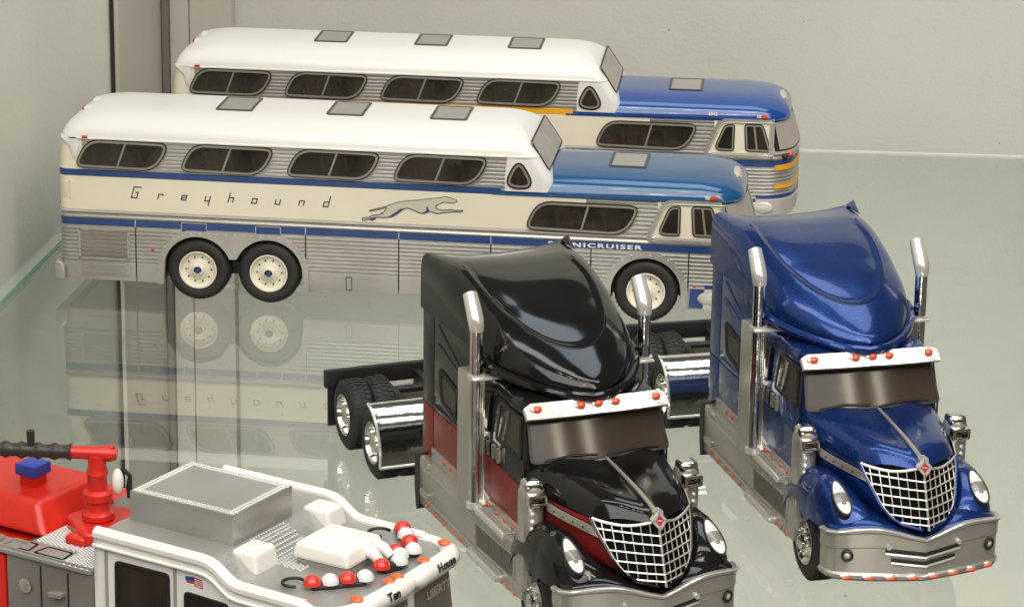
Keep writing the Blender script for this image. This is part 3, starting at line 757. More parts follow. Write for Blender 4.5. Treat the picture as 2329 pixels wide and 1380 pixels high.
INK = mat('navy_lettering', (0.02, 0.03, 0.07), 0.5)
DOGGY = mat('emblem_grey', (0.58, 0.54, 0.43), 0.4, var=0.04)
WHITEINK = mat('white_lettering', (0.8, 0.8, 0.78), 0.5)
def coach_markings(root):
    def letter(strokes, ox, oz, wd=0.030):
        """square italic letters drawn as strokes in (x,z) with shear"""
        m = MB()
        for st in strokes:
            pts = [(ox + a + 0.28 * b, oz + b) for a, b in st]
            for (xa, za), (xb, zb) in zip(pts, pts[1:]):
                d = Vector((xb - xa, zb - za)); 
                if d.length < 1e-6: continue
                d.normalize(); n = Vector((-d.y, d.x)) * wd / 2; e = d * wd / 2
                q = [(xa - e.x + n.x, za - e.y + n.y), (xa - e.x - n.x, za - e.y - n.y), (xb + e.x - n.x, zb + e.y - n.y), (xb + e.x + n.x, zb + e.y + n.y)]
                m.add([side(a, b, 0.021) for a, b in q], [(0, 1, 2, 3)])
        return m
    x = 0.125; h = 0.125
    G = [[(0.19, 0.30), (0.0, 0.30), (0.0, 0.0), (0.15, 0.0), (0.15, 0.15), (0.09, 0.15)]]
    r_ = [[(0, 0), (0, h), (x * 0.9, h), (x * 0.9, h - 0.02)]]
    e = [[(x, 0.0), (0, 0), (0, h), (x, h), (x, 0.06), (0, 0.06)]]
    y_ = [[(0, h), (0, 0.0), (x, 0.0)], [(x, h), (x, -0.12)]]
    h_ = [[(0, 0), (0, 0.25)], [(0, h), (x, h), (x, 0)]]
    o_ = [[(0, 0), (0, h), (x, h), (x, 0), (0, 0)]]
    u_ = [[(0, h), (0, 0), (x, 0), (x, h)]]
    n_ = [[(0, 0), (0, h), (x, h), (x, 0)]]
    d_ = [[(x, h), (0, h), (0, 0), (x, 0), (x, 0.28)]]
    for st, px in ((G, 2.06), (r_, 2.79), (e, 3.435), (y_, 4.08), (h_, 4.72), (o_, 5.362), (u_, 6.0), (n_, 6.65), (d_, 7.32)):
        letter(st, px, 2.80).build('letter', INK, root, smooth=False)
    dog = [(8.576, 2.754), (8.777, 2.814), (9.02, 2.884), (9.092, 2.917), (9.278, 2.991), (9.42, 3.035), (9.806, 3.089), (10.162, 3.142), (10.503, 3.198), (10.588, 3.224), (10.702, 3.222), (10.831, 3.174), (10.931, 3.142), (10.938, 3.106), (10.874, 3.064), (10.746, 3.058), (10.59, 3.075), (10.434, 3.002), (10.363, 2.955), (10.392, 2.876), (10.549, 2.847), (10.776, 2.872), (10.891, 2.856), (11.033, 2.87), (11.104, 2.858), (11.076, 2.825), (10.891, 2.822), (10.663, 2.794), (10.407, 2.745), (10.293, 2.776), (10.193, 2.801), (10.093, 2.752), (9.979, 2.732), (9.864, 2.771), (9.693, 2.843), (9.578, 2.862), (9.478, 2.818), (9.379, 2.733), (9.279, 2.655), (9.136, 2.604), (8.978, 2.567), (8.777, 2.572), (8.691, 2.539), (8.562, 2.511), (8.419, 2.46), (8.369, 2.487), (8.404, 2.54), (8.548, 2.554), (8.691, 2.627), (8.835, 2.648), (8.949, 2.713), (9.021, 2.789), (9.035, 2.856), (8.806, 2.786), (8.591, 2.725)]
    m = MB(); m.prism(dog, side, 0.0, 0.020); eb = m.build('running_dog_emblem', DOGGY, root, smooth=False)
    m = MB()
    for i in range(len(dog)):
        a, b = Vector(dog[i]), Vector(dog[(i + 1) % len(dog)]); d = (b - a)
        if d.length < 1e-6: continue
        d.normalize(); n = Vector((-d.y, d.x)) * (0.009 if i < 17 else 0.013)
        m.add([side(*(a + n), 0.023), side(*(a - n), 0.023), side(*(b - n), 0.023), side(*(b + n), 0.023)], [(0, 1, 2, 3)])
    m.build('emblem_outline', mat('emblem_line', (0.05, 0.06, 0.09), 0.5), eb, smooth=False)
    for q in ([(8.562, 2.511), (8.591, 2.534), (8.72, 2.57), (8.777, 2.565), (8.734, 2.512), (8.663, 2.464), (8.605, 2.476)], [(8.835, 2.648), (8.892, 2.703), (8.949, 2.713), (8.935, 2.675)],
              [(9.136, 2.633), (9.278, 2.728), (9.407, 2.829), (9.535, 2.857), (9.421, 2.779), (9.322, 2.672), (9.236, 2.609), (9.093, 2.565)], [(9.879, 2.768), (9.979, 2.744), (10.079, 2.781), (10.121, 2.841), (10.106, 2.928), (10.163, 2.902), (10.193, 2.801), (10.121, 2.768), (10.022, 2.719)]):
        MB().prism(q, side, 0.0, 0.0245).build('emblem_shade', NAVY, eb, smooth=False)
    text_mesh('stripe_lettering', 'SCENICRUISER', WHITEINK, root, 0.165, lambda a, b, d: (13.40 + a, -d, 2.012 + b), bold=0.006, depth=0.021, fit=2.52, spacing=1.25)

b1, _ = make_bus((0, 0, 0), 0.0, BLUE_A, NAVY, 'front split-level toy coach, white over silver, with greyhound emblem and teal blue nose roof')
coach_markings(b1)
b2, ffp = make_bus((0.9746, 9.2598, 0), 0.0228, BLUE_B, YELLOW, 'rear split-level toy coach, white over silver, with royal blue nose roof and amber stripes')
# amber flashes and fleet number on the rear coach
for za, zb in ((1.86, 2.02), (1.30, 1.42)):
    pth = [q for q in bus_nose(16.3) if q[2] > 0.3]
    g = sweep(pth, [(za, 0.0), (za + 0.004, 0.05), (zb, 0.05), (zb + 0.004, 0.0)]); m = MB(); m.grid(g); endcaps(m, g); m.build('amber_flash', YELLOW, b2)
text_mesh('fleet_number', '6543', WHITEINK, b2, 0.14, lambda a, b, d: (16.12 + a, -0.055 - d + 0.12 * b, 3.50 + b), bold=0.004, depth=0.012, xs=0.95)

# ------------------------------------------------------------------ the tractors
def make_truck(pos, rz, paint, lower, label):
    root = thing('toy_truck', label, 'toy truck', pos, rz, 'two model tractor units')
    # chassis
    m = MB()
    for sg in (-1, 1): m.box(-3.0, 9.5, sg * 0.5 - 0.09, sg * 0.5 + 0.09, 1.0, 1.42)
    for x in (-2.0, -1.0, 0.1, 1.4, 2.6): m.box(x - 0.12, x + 0.12, -0.42, 0.42, 1.05, 1.38)
    m.build('chassis_frame', BLACKM, root, bevel=0.02, seg=1)
    m = MB()
    m.add([(-1.3, -0.75, 1.42), (1.3, -0.75, 1.42), (1.0, -0.6, 1.58), (-1.0, -0.6, 1.58), (-1.3, 0.75, 1.42), (1.3, 0.75, 1.42), (1.0, 0.6, 1.58), (-1.0, 0.6, 1.58)],
          [(0, 1, 2, 3), (4, 7, 6, 5), (3, 2, 6, 7), (0, 3, 7, 4), (1, 5, 6, 2), (0, 4, 5, 1)])
    m.build('hitch_plate', BLACKM, root, bevel=0.03)
    m = MB(); m.box(-3.16, -2.98, -1.78, 1.78, 1.18, 1.60); m.build('rear_crossmember', BLACKM, root, bevel=0.03)
    for sg in (-1, 1):
        m = MB(); m.box(-3.10, -3.03, sg * 1.22 - 0.48, sg * 1.22 + 0.48, 0.22, 1.2); m.build('mud_flap', BLACKM, root, bevel=0.015, seg=1)
    for x in (-2.05, 0.0):
        m = MB(); m.tube([(x, -1.1, 0.82), (x, 1.1, 0.82)], 0.16, 10); m.ball((x, 0, 0.82), 0.34, 12, 8); m.build('axle', BLACKM, root)
    for sg in (-1, 1):
        for x in (-2.05, 0.0): truck_wheel(root, x, sg * 1.62, sg, True)
        truck_wheel(root, 9.75, sg * 1.58, sg, False)
    # chrome quarter fenders ahead of the forward drive wheels
    for sg in (-1, 1):
        def qf(r, ang, y): return (r * math.cos(R(ang)), sg * y, 0.80 + r * math.sin(R(ang)))
        angs = [-12 + 92 * k / 24 for k in range(25)]
        g = [[qf(1.06, a_, 0.5), qf(1.06, a_, 1.78), qf(0.98, a_, 1.80), qf(0.97, a_, 0.5)] for a_ in angs]
        m = MB(); m.grid(g); endcaps(m, g); tk = m.build('quarter_fender', CHROME, root, angle=40)
        m = MB(); m.tube([qf(1.05, a_, 1.80) for a_ in angs], 0.035, 8); m.build('fender_bead', CHROMEB, tk)
        m = MB(); m.tube([qf(1.07, -12, y) for y in (0.5, 1.0, 1.5, 1.8)], 0.035, 8); m.build('fender_bead', CHROMEB, tk)
        for a_ in (58, 46): m = MB(); m.ball(qf(1.08, a_, 1.74), 0.035, 8, 6); m.build('fender_bolt', CHROMEB, tk)
    # sleeper: rear strip and side wall, lower colour band
    H = 1.60
    m = MB(); m.box(3.34, 7.0, -H + 0.06, H - 0.06, 1.2, 5.0); m.build('sleeper_core', BLACKM, root, smooth=False)
    def slab(name, x0, x1, z0, z1, mm, sg, y=H, th=0.12): 
        m = MB(); m.box(x0, x1, min(sg * y, sg * (y - th)), max(sg * y, sg * (y - th)), z0, z1); return m.build(name, mm, root, bevel=0.025)
    m = MB(); m.box(3.24, 3.34, -H, H, 1.85, 5.6); m.build('sleeper_back', paint, root, bevel=0.04)
    for sg in (-1, 1):
        slab('sleeper_rear_strip', 3.25, 3.93, 2.93, 5.05, paint, sg)
        slab('sleeper_side', 3.955, 7.0, 2.93, 5.05, paint, sg)
        slab('sleeper_rear_strip_lower', 3.25, 3.93, 1.78, 2.91, lower, sg)
        slab('sleeper_side_lower', 3.955, 7.0, 1.78, 2.91, lower, sg)
        # raised swage lines on the sleeper side
        for (xa, za), (xb, zb) in (((3.98, 3.0), (6.9, 3.0)), ((4.2, 4.85), (6.2, 4.05)), ((4.2, 4.45), (5.9, 4.1))):
            m = MB(); m.tube([(xa, sg * (H + 0.0), za), (xb, sg * (H + 0.0), zb)], 0.028, 6); m.build('swage_line', paint if za > 2.95 else lower, root)
        win = rpoly([(4.28, 3.95), (4.42, 3.22), (5.35, 3.08), (5.42, 3.80)], [0.08, 0.14, 0.08, 0.08])
        fn = lambda a, b, d: (a, sg * (H + d), b)
        m = MB(); m.ring(win, inset(win, 0.10), fn, -0.02, 0.03); wf = m.build('sleeper_window', BLACKM, root)
        MB().prism(inset(win, 0.09), fn, -0.05, 0.012).build('pane', WSHIELD, wf, smooth=False)
    # roof fairing: loft of crowned sections, broad and square at the back, round nose
    wt = [(3.25, 1.66), (4.5, 1.68), (5.8, 1.66), (6.5, 1.62), (7.0, 1.54), (7.5, 1.38), (8.0, 1.11), (8.4, 0.82), (8.7, 0.50), (8.86, 0.25), (8.92, 0.04)]
    zt = [(3.25, 6.20), (3.9, 6.26), (4.7, 6.27), (5.6, 6.16), (6.4, 5.95), (7.1, 5.74), (7.7, 5.49), (8.2, 5.25), (8.55, 5.07), (8.8, 4.92), (8.92, 4.79)]
    zb = [(3.25, 5.0), (5.5, 5.0), (6.8, 4.98), (7.6, 4.88), (8.92, 4.73)]
    nexp = [(3.25, 10), (4.2, 7), (5.4, 4.4), (6.4, 3.0), (7.2, 2.4), (8.92, 2.1)]
    def dome_pt(x, th):
        wd = smooth_tab(wt, x); n = lerp_tab(nexp, x); c, s_ = math.cos(th), math.sin(th)
        b = smooth_tab(zb, x); t = smooth_tab(zt, x)
        sgn = 1 if c >= 0 else -1
        yy = sgn * wd * abs(c) ** (2 / n); zz = b + (t - b) * abs(s_) ** (2 / n)
        if x < 4.2:       # upturned ears at the rear corners
            zz += 0.13 * max(0, (4.2 - x) / 0.95) ** 2 * (abs(yy) / wd) ** 8 * abs(s_)
        if x < 4.8: zz -= 0.17 * min(1, (4.8 - x) / 1.4) * (1 - (abs(yy) / wd) ** 2) * abs(s_)
        q = math.sqrt((max(0, x - 5.3) / 2.72) ** 2 + (yy / 1.24) ** 2)
        t = min(1, max(0, (1 - q) / 0.10)) * min(1, max(0, (x - 4.2) / 0.8))
        if s_ > 0: zz -= 0.055 * t * t * (3 - 2 * t)
        return (x, yy, zz)
    xs = frange(3.25, 7.4, 50) + frange(7.4, 8.92, 44)[1:]
    g = [[dome_pt(x, math.pi * k / 110) for k in range(111)] for x in xs]
    m = MB(); m.grid(g); m.fan(g[0]); m.build('roof_fairing', paint, root, angle=50)
    for sg in (1,):      # small upturned fin at the rear corner
        m = MB(); m.add([(3.27, sg * 1.5, 6.2), (3.27, sg * 1.63, 6.08), (3.9, sg * 1.63, 6.12), (3.31, sg * 1.70, 6.30), (3.27, sg * 1.68, 6.295), (3.75, sg * 1.52, 6.22)], [(0, 1, 4), (0, 4, 3, 5), (1, 2, 3, 4), (2, 5, 3), (0, 5, 2, 1)])
        m.build('corner_fin', paint, root, bevel=0.02)
    # engraved oval panel line on the fairing
    def dome_y(x, f):      # point on top surface at y = f * width
        wd = smooth_tab(wt, x); n = lerp_tab(nexp, x); b = smooth_tab(zb, x); t = smooth_tab(zt, x)
        return (x, f * wd, b + (t - b) * max(0.0, 1 - abs(f) ** n) ** (1 / n) + 0.004)
    ov = []
    for k in range(33):
        a = math.pi * k / 32; xx = 5.3 + 2.72 * math.sin(a); yy = 1.24 * math.cos(a)
        f = max(-0.9, min(0.9, yy / smooth_tab(wt, xx))); ov.append(dome_y(xx, f))
    ov = [dome_y(4.6, 0.73)] + ov + [dome_y(4.6, -0.73)]
    m = MB(); m.tube(ov, 0.012, 6); m.build('fairing_panel_line', mat('panel_line_dark', (0.006, 0.008, 0.015), 0.3), root)
    # lip below the fairing
    lipa = [];
    xl = frange(6.6, 8.92, 24)
    for x in xl: lipa.append((x + 0.05, -smooth_tab(wt, x) - 0.05, smooth_tab(zb, x) - 0.09))
    lip = lipa + [(x, -y, z) for x, y, z in reversed(lipa[:-1])]
    m = MB(); m.tube(lip, [0.05] + [0.10] * (len(lip) - 2) + [0.05], 10); m.build('fairing_lip', paint, root)
    # cab
    cablev = [(1.95, 6.98, 9.30, 0.06, 0.05, 0.2), (2.6, 6.98, 9.35, 0.04, 0.05, 0.25), (3.42, 6.98, 9.17, 0.06, 0.05, 0.35), (3.5, 6.98, 9.12, 0.08, 0.05, 0.35), (4.25, 6.98, 8.70, 0.15, 0.05, 0.35), (4.42, 6.98, 8.74, 0.14, 0.05, 0.35), (4.52, 6.98, 8.76, 0.2, 0.05, 0.4), (4.6, 6.98, 8.5, 0.42, 0.05, 0.5)]
    stack(cablev, -1.58, 1.58).build('cab', paint, root, angle=40)
    for sg in (-1, 1):
        fn = lambda a, b, d: (a, sg * (1.545 + d - max(0, b - 3.45) * 0.10), b)
        door = rpoly([(7.15, 1.98), (7.12, 4.38), (8.78, 4.38), (8.98, 3.45), (9.0, 2.3), (8.75, 1.98)], [0.1, 0.12, 0.15, 0.1, 0.2, 0.2])
        m = MB(); m.prism([p for p in door], fn, -0.06, 0.0); 
        MB().ring(door, inset(door, 0.03), fn, -0.02, 0.012).build('door_seam', BLACKM, root, smooth=False)
        low = rpoly([(7.18, 2.02), (7.18, 2.92), (8.96, 2.86), (8.96, 2.35), (8.74, 2.02)], [0.08, 0.02, 0.02, 0.2, 0.15])
        MB().prism(low, fn, -0.05, 0.02).build('door_lower_panel', lower, root)
        dw = rpoly([(7.45, 3.42), (7.5, 4.25), (8.62, 4.25), (8.86, 3.42)], 0.1)
        m = MB(); m.ring(dw, inset(dw, 0.07), fn, -0.03, 0.025); wf = m.build('door_window', BLACKM, root)
        MB().prism(inset(dw, 0.06), fn, -0.05, 0.01).build('pane', WSHIELD, wf, smooth=False)
        for xx in (7.36, 7.62):
            q = rpoly([(xx - 0.07, 2.96), (xx + 0.07, 2.96), (xx + 0.07, 3.28), (xx - 0.07, 3.28)], 0.04)
            MB().ring(q, inset(q, 0.035), fn, -0.01, 0.035).build('door_handle', SATIN, root)
    # windscreen
    def wsf(y, s_, d):
        x = 9.255 - 0.49 * s_ - 0.085 * (y / 1.4) ** 2; z = 3.50 + 0.86 * s_
        return (x + 0.86 * d, y, z + 0.5 * d)
    q = rpoly([(-1.50, -0.06), (1.50, -0.06), (1.42, 0.92), (-1.42, 0.92)], 0.12, 4)
    fine = [];
    for i in range(len(q)):
        a, b = q[i], q[(i + 1) % len(q)]; k = max(1, int(abs(a[0] - b[0]) / 0.3))
        fine += [(a[0] + (b[0] - a[0]) * t / k, a[1] + (b[1] - a[1]) * t / k) for t in range(k)]
    m = MB(); m.ring(fine, inset(fine, 0.055), wsf, 0.0, 0.04); wsn = m.build('windscreen', BLACKM, root)
    rows = [[wsf(y * (1.46 - 0.08 * t), -0.02 + t * 0.90, 0.025) for t in (0, 0.5, 1)] for y in frange(-1, 1, 12)]
    m = MB(); m.grid(rows); m.build('pane', WSHIELD, wsn)
    for ya, yb in ((-1.2, -0.1), (0.1, 1.25)):
        m = MB(); m.tube([wsf(ya, -0.02, 0.05), wsf((ya + yb) / 2, 0.06, 0.055), wsf(yb, 0.03, 0.05)], 0.025, 6); m.build('wiper', BLACKM, wsn)
    # chrome sun visor with five lamps
    def vis(y, a, b): # a across thickness, b up
        return (9.13 - 0.08 * abs(y) ** 2 / 1.96 - 0.76 * b + a * 0.65, y, 4.31 + b * 0.65 + a * 0.76 + 0.02 * (1 - abs(y) / 1.5))
    g = []
    for y in frange(-1.52, 1.52, 20):
        e = 0.75 if abs(y) > 1.45 else 1
        g.append([vis(y, 0.0, 0.0), vis(y, 0.05, 0.0), vis(y, 0.06, 0.36 * e), vis(y, 0.0, 0.38 * e), vis(y, -0.05, 0.37 * e), vis(y, -0.05, 0.02)])
    m = MB(); m.grid(g, cv=True); m.fan(g[0]); m.fan(g[-1]); sv = m.build('sun_visor', CHROMEB, root, angle=30)
    for y in (-1.27, -0.37, 0.0, 0.37, 1.27):
        c = vis(y, 0.06, 0.21); m = MB(); m.ball((c[0], c[1], c[2]), (0.09, 0.105, 0.075), 14, 8); m.build('visor_lamp', AMBER, sv)
        m = MB(); m.ball((c[0] - 0.03, c[1] - 0.02, c[2] - 0.02), (0.09, 0.145, 0.085), 14, 8); m.build('lamp_bezel', CHROMEB, sv)
    # bonnet: two crowned lobes either side of a ridge, prow-shaped front
    def bonnet_row(u):
        xe = 9.02 + (11.17 - 9.02) * u; xc = 9.50 + (11.93 - 9.50) * u
        h = smooth_tab([(0, 1.50), (0.5, 1.29), (0.85, 1.10), (1, 1.03)], u)
        zc = smooth_tab([(0, 3.52), (0.5, 3.43), (0.85, 3.34), (1, 3.20)], u)
        ze = smooth_tab([(0, 3.20), (0.5, 3.12), (0.85, 3.03), (1, 2.96)], u)
        half = []
        for f, dz in ((0, 0.0), (0.06, -0.035), (0.14, -0.03), (0.3, 0.005), (0.5, 0.02), (0.68, -0.005), (0.82, -0.07), (0.92, -0.16), (1.0, None)):
            y = f * h; x = xc + (xe - xc) * f ** 1.25
            drop = 0.13 * max(0, (u - 0.82) / 0.18) ** 2
            if dz is None: z = ze
            else: z = zc + dz - (0.0 if f < 0.5 else 0.0) - (drop if 0.1 < f < 0.95 else 0)
            half.append((x, y, max(z, ze)))
        half.append((xe - 0.02, h + 0.03, ze - 0.16))
        return [(x, -y, z) for x, y, z in reversed(half)] + half[1:]
    g = [bonnet_row(u) for u in frange(0, 1, 18)]
    m = MB(); m.grid(g); m.fan(g[-1]); m.build('bonnet', paint, root, angle=60)
    rid = [(x, 0, z) for x, z in ((9.52, 3.535), (10.3, 3.475), (11.1, 3.40), (11.7, 3.30), (11.9, 3.25))]
    m = MB(); m.tube(rid, [0.035, 0.04, 0.045, 0.05, 0.06], 8); m.build('bonnet_ridge', SATIN, root)
    # nose sides from the cowl to the grille outline
    Et = [(3.02, 11.17, 1.03), (2.80, 11.38, 0.97), (2.55, 11.62, 0.87), (2.30, 11.85, 0.76), (2.11, 12.03, 0.60), (2.0, 12.2, 0.38), (1.93, 12.40, 0.02)]
    def edge(z):
        t = list(reversed([(a, b) for a, b, c in Et])); t2 = list(reversed([(a, c) for a, b, c in Et])); return smooth_tab(t, z), smooth_tab(t2, z)
    for sg in (-1, 1):
        g = []
        for k in range(13):
            z = 3.0 - (3.0 - 1.935) * k / 12; xe, ye = edge(z); row = []
            for t in frange(0, 1, 8):
                x = 9.1 + (xe - 9.1) * t; y = 1.50 + (ye - 1.50) * t + 0.10 * math.sin(math.pi * t) * (1 if z > 2.2 else 0.4)
                row.append((x, sg * y, z))
            g.append(row)
        m = MB(); m.grid(g); m.build('bonnet_side', lower, root, angle=60)
        # dark surround at grille edge and chrome side spear
        m = MB(); m.tube([(edge(z)[0] + 0.0, sg * (edge(z)[1] + 0.02), z) for z in frange(3.02, 1.94, 14)], 0.035, 8); m.build('grille_surround', paint, root)
        def sp(t, z):
            xe, ye = edge(z); x = 9.1 + (xe - 9.1) * t; return (x, sg * (1.515 + (ye - 1.50) * t + 0.10 * math.sin(math.pi * t) + 0.012), z)
        rows = [[sp(t, 2.985 - 0.10 * t), sp(t, 2.985 - 0.10 * t - 0.17)] for t in frange(0.38, 1.0, 10)]
        rows2 = [[(p[0], p[1] + sg * 0.03, p[2]) for p in r] for r in rows]
        m = MB(); gg = [[r[0], q[0], q[1], r[1]] for r, q in zip(rows, rows2)]; m.grid(gg); m.fan(gg[0]); m.fan(gg[-1]); m.build('side_spear', SATIN, root, angle=30)
        for t in (0.5, 0.62, 0.74, 0.86): MB().ball(Vector(sp(t, 2.89 - 0.10 * t)) + Vector((0, sg * 0.03, 0)), 0.022, 6, 4).build('spear_rivet', BLACKM, root)
    # grille: black backing, chrome bars built one by one
    def cen(z): return lerp_tab([(1.93, 12.47), (3.14, 11.99)], z)
    def gr(y, z, o=0.0):
        xe, ye = edge(z); xc = cen(z); f = min(1, abs(y) / max(ye, 0.02)); return (xc + (xe - xc) * f ** 1.15 + o, y, z)
    def top(y): return smooth_tab([(0, 3.12), (0.15, 3.06), (0.5, 2.96), (0.85, 2.965), (1.03, 3.0)], abs(y))
    zs = frange(1.94, 3.04, 16); g = []
    for z in zs:
        ye = edge(z)[1]; g.append([gr(ye * t, z, -0.05) for t in frange(-1, 1, 16)])
    m = MB(); m.grid(g); gl = m.build('grille', mat('grille_black', (0.003, 0.003, 0.003), 0.8, spec=0.1), root)
    for z in (2.86, 2.69, 2.52, 2.35, 2.18, 2.05):
        ye = edge(z)[1] * 0.985
        m = MB(); m.tube([gr(ye * t, z, 0.02) for t in (-1, -0.66, -0.33, 0, 0.33, 0.66, 1)], 0.019, 6); m.build('grille_bar', BARM, gl)
    for k in range(-6, 7):
        y = k * 0.148
        zl = 1.95
        while zl < 3.0 and edge(zl)[1] < abs(y) + 0.01: zl += 0.01
        ztop = top(y)
        if zl > 2.9: continue
        m = MB(); m.tube([gr(y, z, 0.005) for z in frange(zl, ztop, 8)], 0.026 if k == 0 else 0.0115, 6); m.build('grille_bar', BARM, gl)
    for sg in (-1, 1):
        m = MB(); m.tube([gr(sg * edge(z)[1], z, 0.015) for z in frange(3.0, 1.95, 14)], 0.022, 6); m.build('grille_rim', BARM, gl)
        m = MB(); m.tube([gr(sg * y, top(sg * y) + 0.02, 0.02) for y in frange(1.02, 0.12, 10)] + [(12.02, sg * 0.06, 3.22)], 0.03, 6); m.build('grille_rim', BARM, gl)
    em = rpoly([(-0.16, 0), (0, 0.19), (0.16, 0), (0, -0.19)], 0.02)
    fe = lambda a, b, d: (12.03 + d - 0.3 * b, a, 3.15 + b)
    m = MB(); m.ring(em, inset(em, 0.05), fe, -0.08, 0.05); e0 = m.build('emblem', CHROMEB, root)
    MB().prism(inset(em, 0.04), fe, -0.05, 0.035).build('emblem_face', EMBRED, e0, smooth=False)
    MB().prism([(-0.06, -0.012), (0.06, -0.012), (0.06, 0.012), (-0.06, 0.012)], fe, 0.03, 0.04).build('emblem_bar', CHROMEB, e0, smooth=False)
    m = MB(); m.tube([(11.9, 0, 3.27), (12.02, 0, 3.28)], 0.1, 8); m.build('emblem_mount', CHROMEB, e0)
    # wings with pod headlamps
    ztop = [(8.72, 1.55), (8.9, 1.95), (9.2, 2.26), (9.6, 2.46), (10.1, 2.58), (10.5, 2.61), (10.85, 2.58), (11.2, 2.46), (11.45, 2.33), (11.65, 2.18), (11.80, 1.98), (11.86, 1.78)]
    yo = [(8.72, 1.76), (9.2, 1.82), (10.0, 1.87), (10.8, 1.88), (11.2, 1.84), (11.5, 1.76), (11.75, 1.62), (11.86, 1.50)]
    yi = [(8.72, 1.30), (9.2, 1.18), (10.0, 1.08), (11.0, 0.98), (11.6, 0.80), (11.86, 0.66)]
    for sg in (-1, 1):
        g = []
        for x in frange(8.72, 11.86, 40):
            zt_ = smooth_tab(ztop, x); d = abs(x - 9.75)
            zbo = 0.82 + math.sqrt(max(0, 0.98 ** 2 - d * d)) if d < 0.98 else (1.7 if x > 9.75 else 1.2)
            if d < 0.98: zbo = max(zbo, 1.2 if x < 9.75 else 0.9 + 0.8 * min(1, (x - 9.75) / 0.9))
            zbo = min(zbo, zt_ - 0.03)
            a, b = smooth_tab(yo, x), smooth_tab(yi, x); c = (a + b) / 2; hw = (a - b) / 2; row = [(x, sg * (a - 0.25), zbo)]
            for k in range(13):
                th = math.pi * k / 12; cc, ss = math.cos(th), math.sin(th)
                row.append((x, sg * (c + hw * (1 if cc > 0 else -1) * abs(cc) ** 0.75), zbo + (zt_ - zbo) * ss ** 0.8))
            g.append(row)
        m = MB(); m.grid(g); m.fan(g[-1]); m.build('front_wing', paint, root, angle=60)
        MB().box(8.75, 10.75, min(sg * 0.9, sg * 1.0), max(sg * 0.9, sg * 1.0), 0.9, 2.0).build('wheel_well', BLACKM, root, smooth=False)
        # headlamp
        ax = Vector((0.86, 0, -0.50)).normalized(); bx = Vector((0.04, 1.0 , 0.02)); bx.normalize(); nx = Vector((0.50, 0.0, 0.86))
        c0 = Vector((11.36, sg * 1.49, 2.335))
        def hl(a, b, d): return tuple(c0 + ax * a + Vector((bx.x, bx.y * 1, bx.z)) * b + nx * d)
        el = [(0.43 * math.cos(2 * math.pi * k / 24), 0.145 * math.sin(2 * math.pi * k / 24) * (1 + 0.2 * math.cos(2 * math.pi * k / 24))) for k in range(24)]
        m = MB(); m.ring([(a * 1.1, b * 1.18) for a, b in el], el, hl, -0.1, 0.075); hb = m.build('headlamp', BLACKLN, root)
        rows = [[hl(a * t, b * t, 0.06 + 0.05 * (1 - t * t)) for a, b in el] for t in (1, 0.75, 0.5, 0.25, 0.02)]
        m = MB(); m.grid(rows, cv=True); m.build('lens', LENS, hb)
        rows = []
        for aa_ in frange(-0.10, 0.14, 5):
            hw_ = 0.145 * math.sqrt(1 - (aa_ / 0.43) ** 2) * (1 + 0.2 * aa_ / 0.43) * 0.98
            rows.append([hl(aa_, b * hw_, 0.066 + 0.05 * (1 - (aa_ / 0.43) ** 2) * (1 - b * b)) for b in frange(-1, 1, 8)])
        m = MB(); m.grid(rows); m.build('lens_band', LENSGY, hb)
        m = MB(); m.ball(hl(0.17, 0.0, 0.105), (0.05, 0.05, 0.03), 10, 6); m.build('bulb', LENSGY, hb)
    # bumper with V notch
    bp = [(0.0, 12.34), (0.35, 12.28), (0.65, 12.22), (1.08, 12.12), (1.5, 11.97), (1.72, 11.84), (1.83, 11.68), (1.87, 11.50), (1.875, 11.38)]
    full = [(x, -y) for y, x in reversed(bp)] + [(x, y) for y, x in bp[1:]]
    def ptop(y): y = abs(y); return smooth_tab([(0, 1.74), (0.25, 1.80), (0.6, 1.90), (1.0, 1.965), (1.5, 1.92), (1.88, 1.82)], y)
    fine = []
    for (xa, ya), (xb, yb_) in zip(full, full[1:]):
        for t in (0, 0.25, 0.5, 0.75): fine.append((xa + (xb - xa) * t, ya + (yb_ - ya) * t))
    fine.append(full[-1])
    nr = []
    for i, (x, y) in enumerate(fine):
        a = fine[max(0, i - 1)]; b = fine[min(len(fine) - 1, i + 1)]; t = Vector((b[0] - a[0], b[1] - a[1])).normalized(); nr.append((t.y, -t.x))
    g = []
    for (x, y), (nx_, ny_) in zip(fine, nr):
        T = ptop(y); row = []
        for f, o in ((0.0, -0.25), (0.0, -0.02), (0.05, 0.03), (0.12, 0.045), (0.16, 0.0), (0.62, 0.0), (0.645, 0.02), (0.90, 0.02), (0.94, 0.06), (0.985, 0.05), (1.0, 0.0), (1.0, -0.05)):
            row.append((x + nx_ * o, y + ny_ * o, 0.82 + (T - 0.82) * f))
        g.append(row)
    m = MB(); m.grid(g); endcaps(m, g); bmp = m.build('front_bumper', SATIN, root, angle=30)
    g = []
    for (x, y), (nx_, ny_) in zip(fine, nr):
        if x < 11.6: continue
        T = ptop(y); g.append([(x - 0.03, y * 0.985, T - 0.04), (x - 0.10, y * 0.97, T + 0.03), (x - 0.35, y * 0.93, T + 0.10), (x - 0.9, y * 0.85, T + 0.16)])
    m = MB(); m.grid(g); m.build('nose_valance', paint if lower is not REDP else paint, root)
    def bs(y, z, o):      # a point on the bumper skin
        x = smooth_tab(bp, abs(y)); d = (smooth_tab(bp, abs(y) + 0.02) - smooth_tab(bp, max(0, abs(y) - 0.02))) / 0.04
        n = Vector((1, -d if y > 0 else d)).normalized()
        return (x + n.x * o, y + n.y * o, z)
    m = MB(); m.tube([bs(y, ptop(y) - 0.02, 0.04) for y in frange(-1.84, 1.84, 40)], 0.026, 8); m.build('bumper_rim', CHROMEB, bmp)
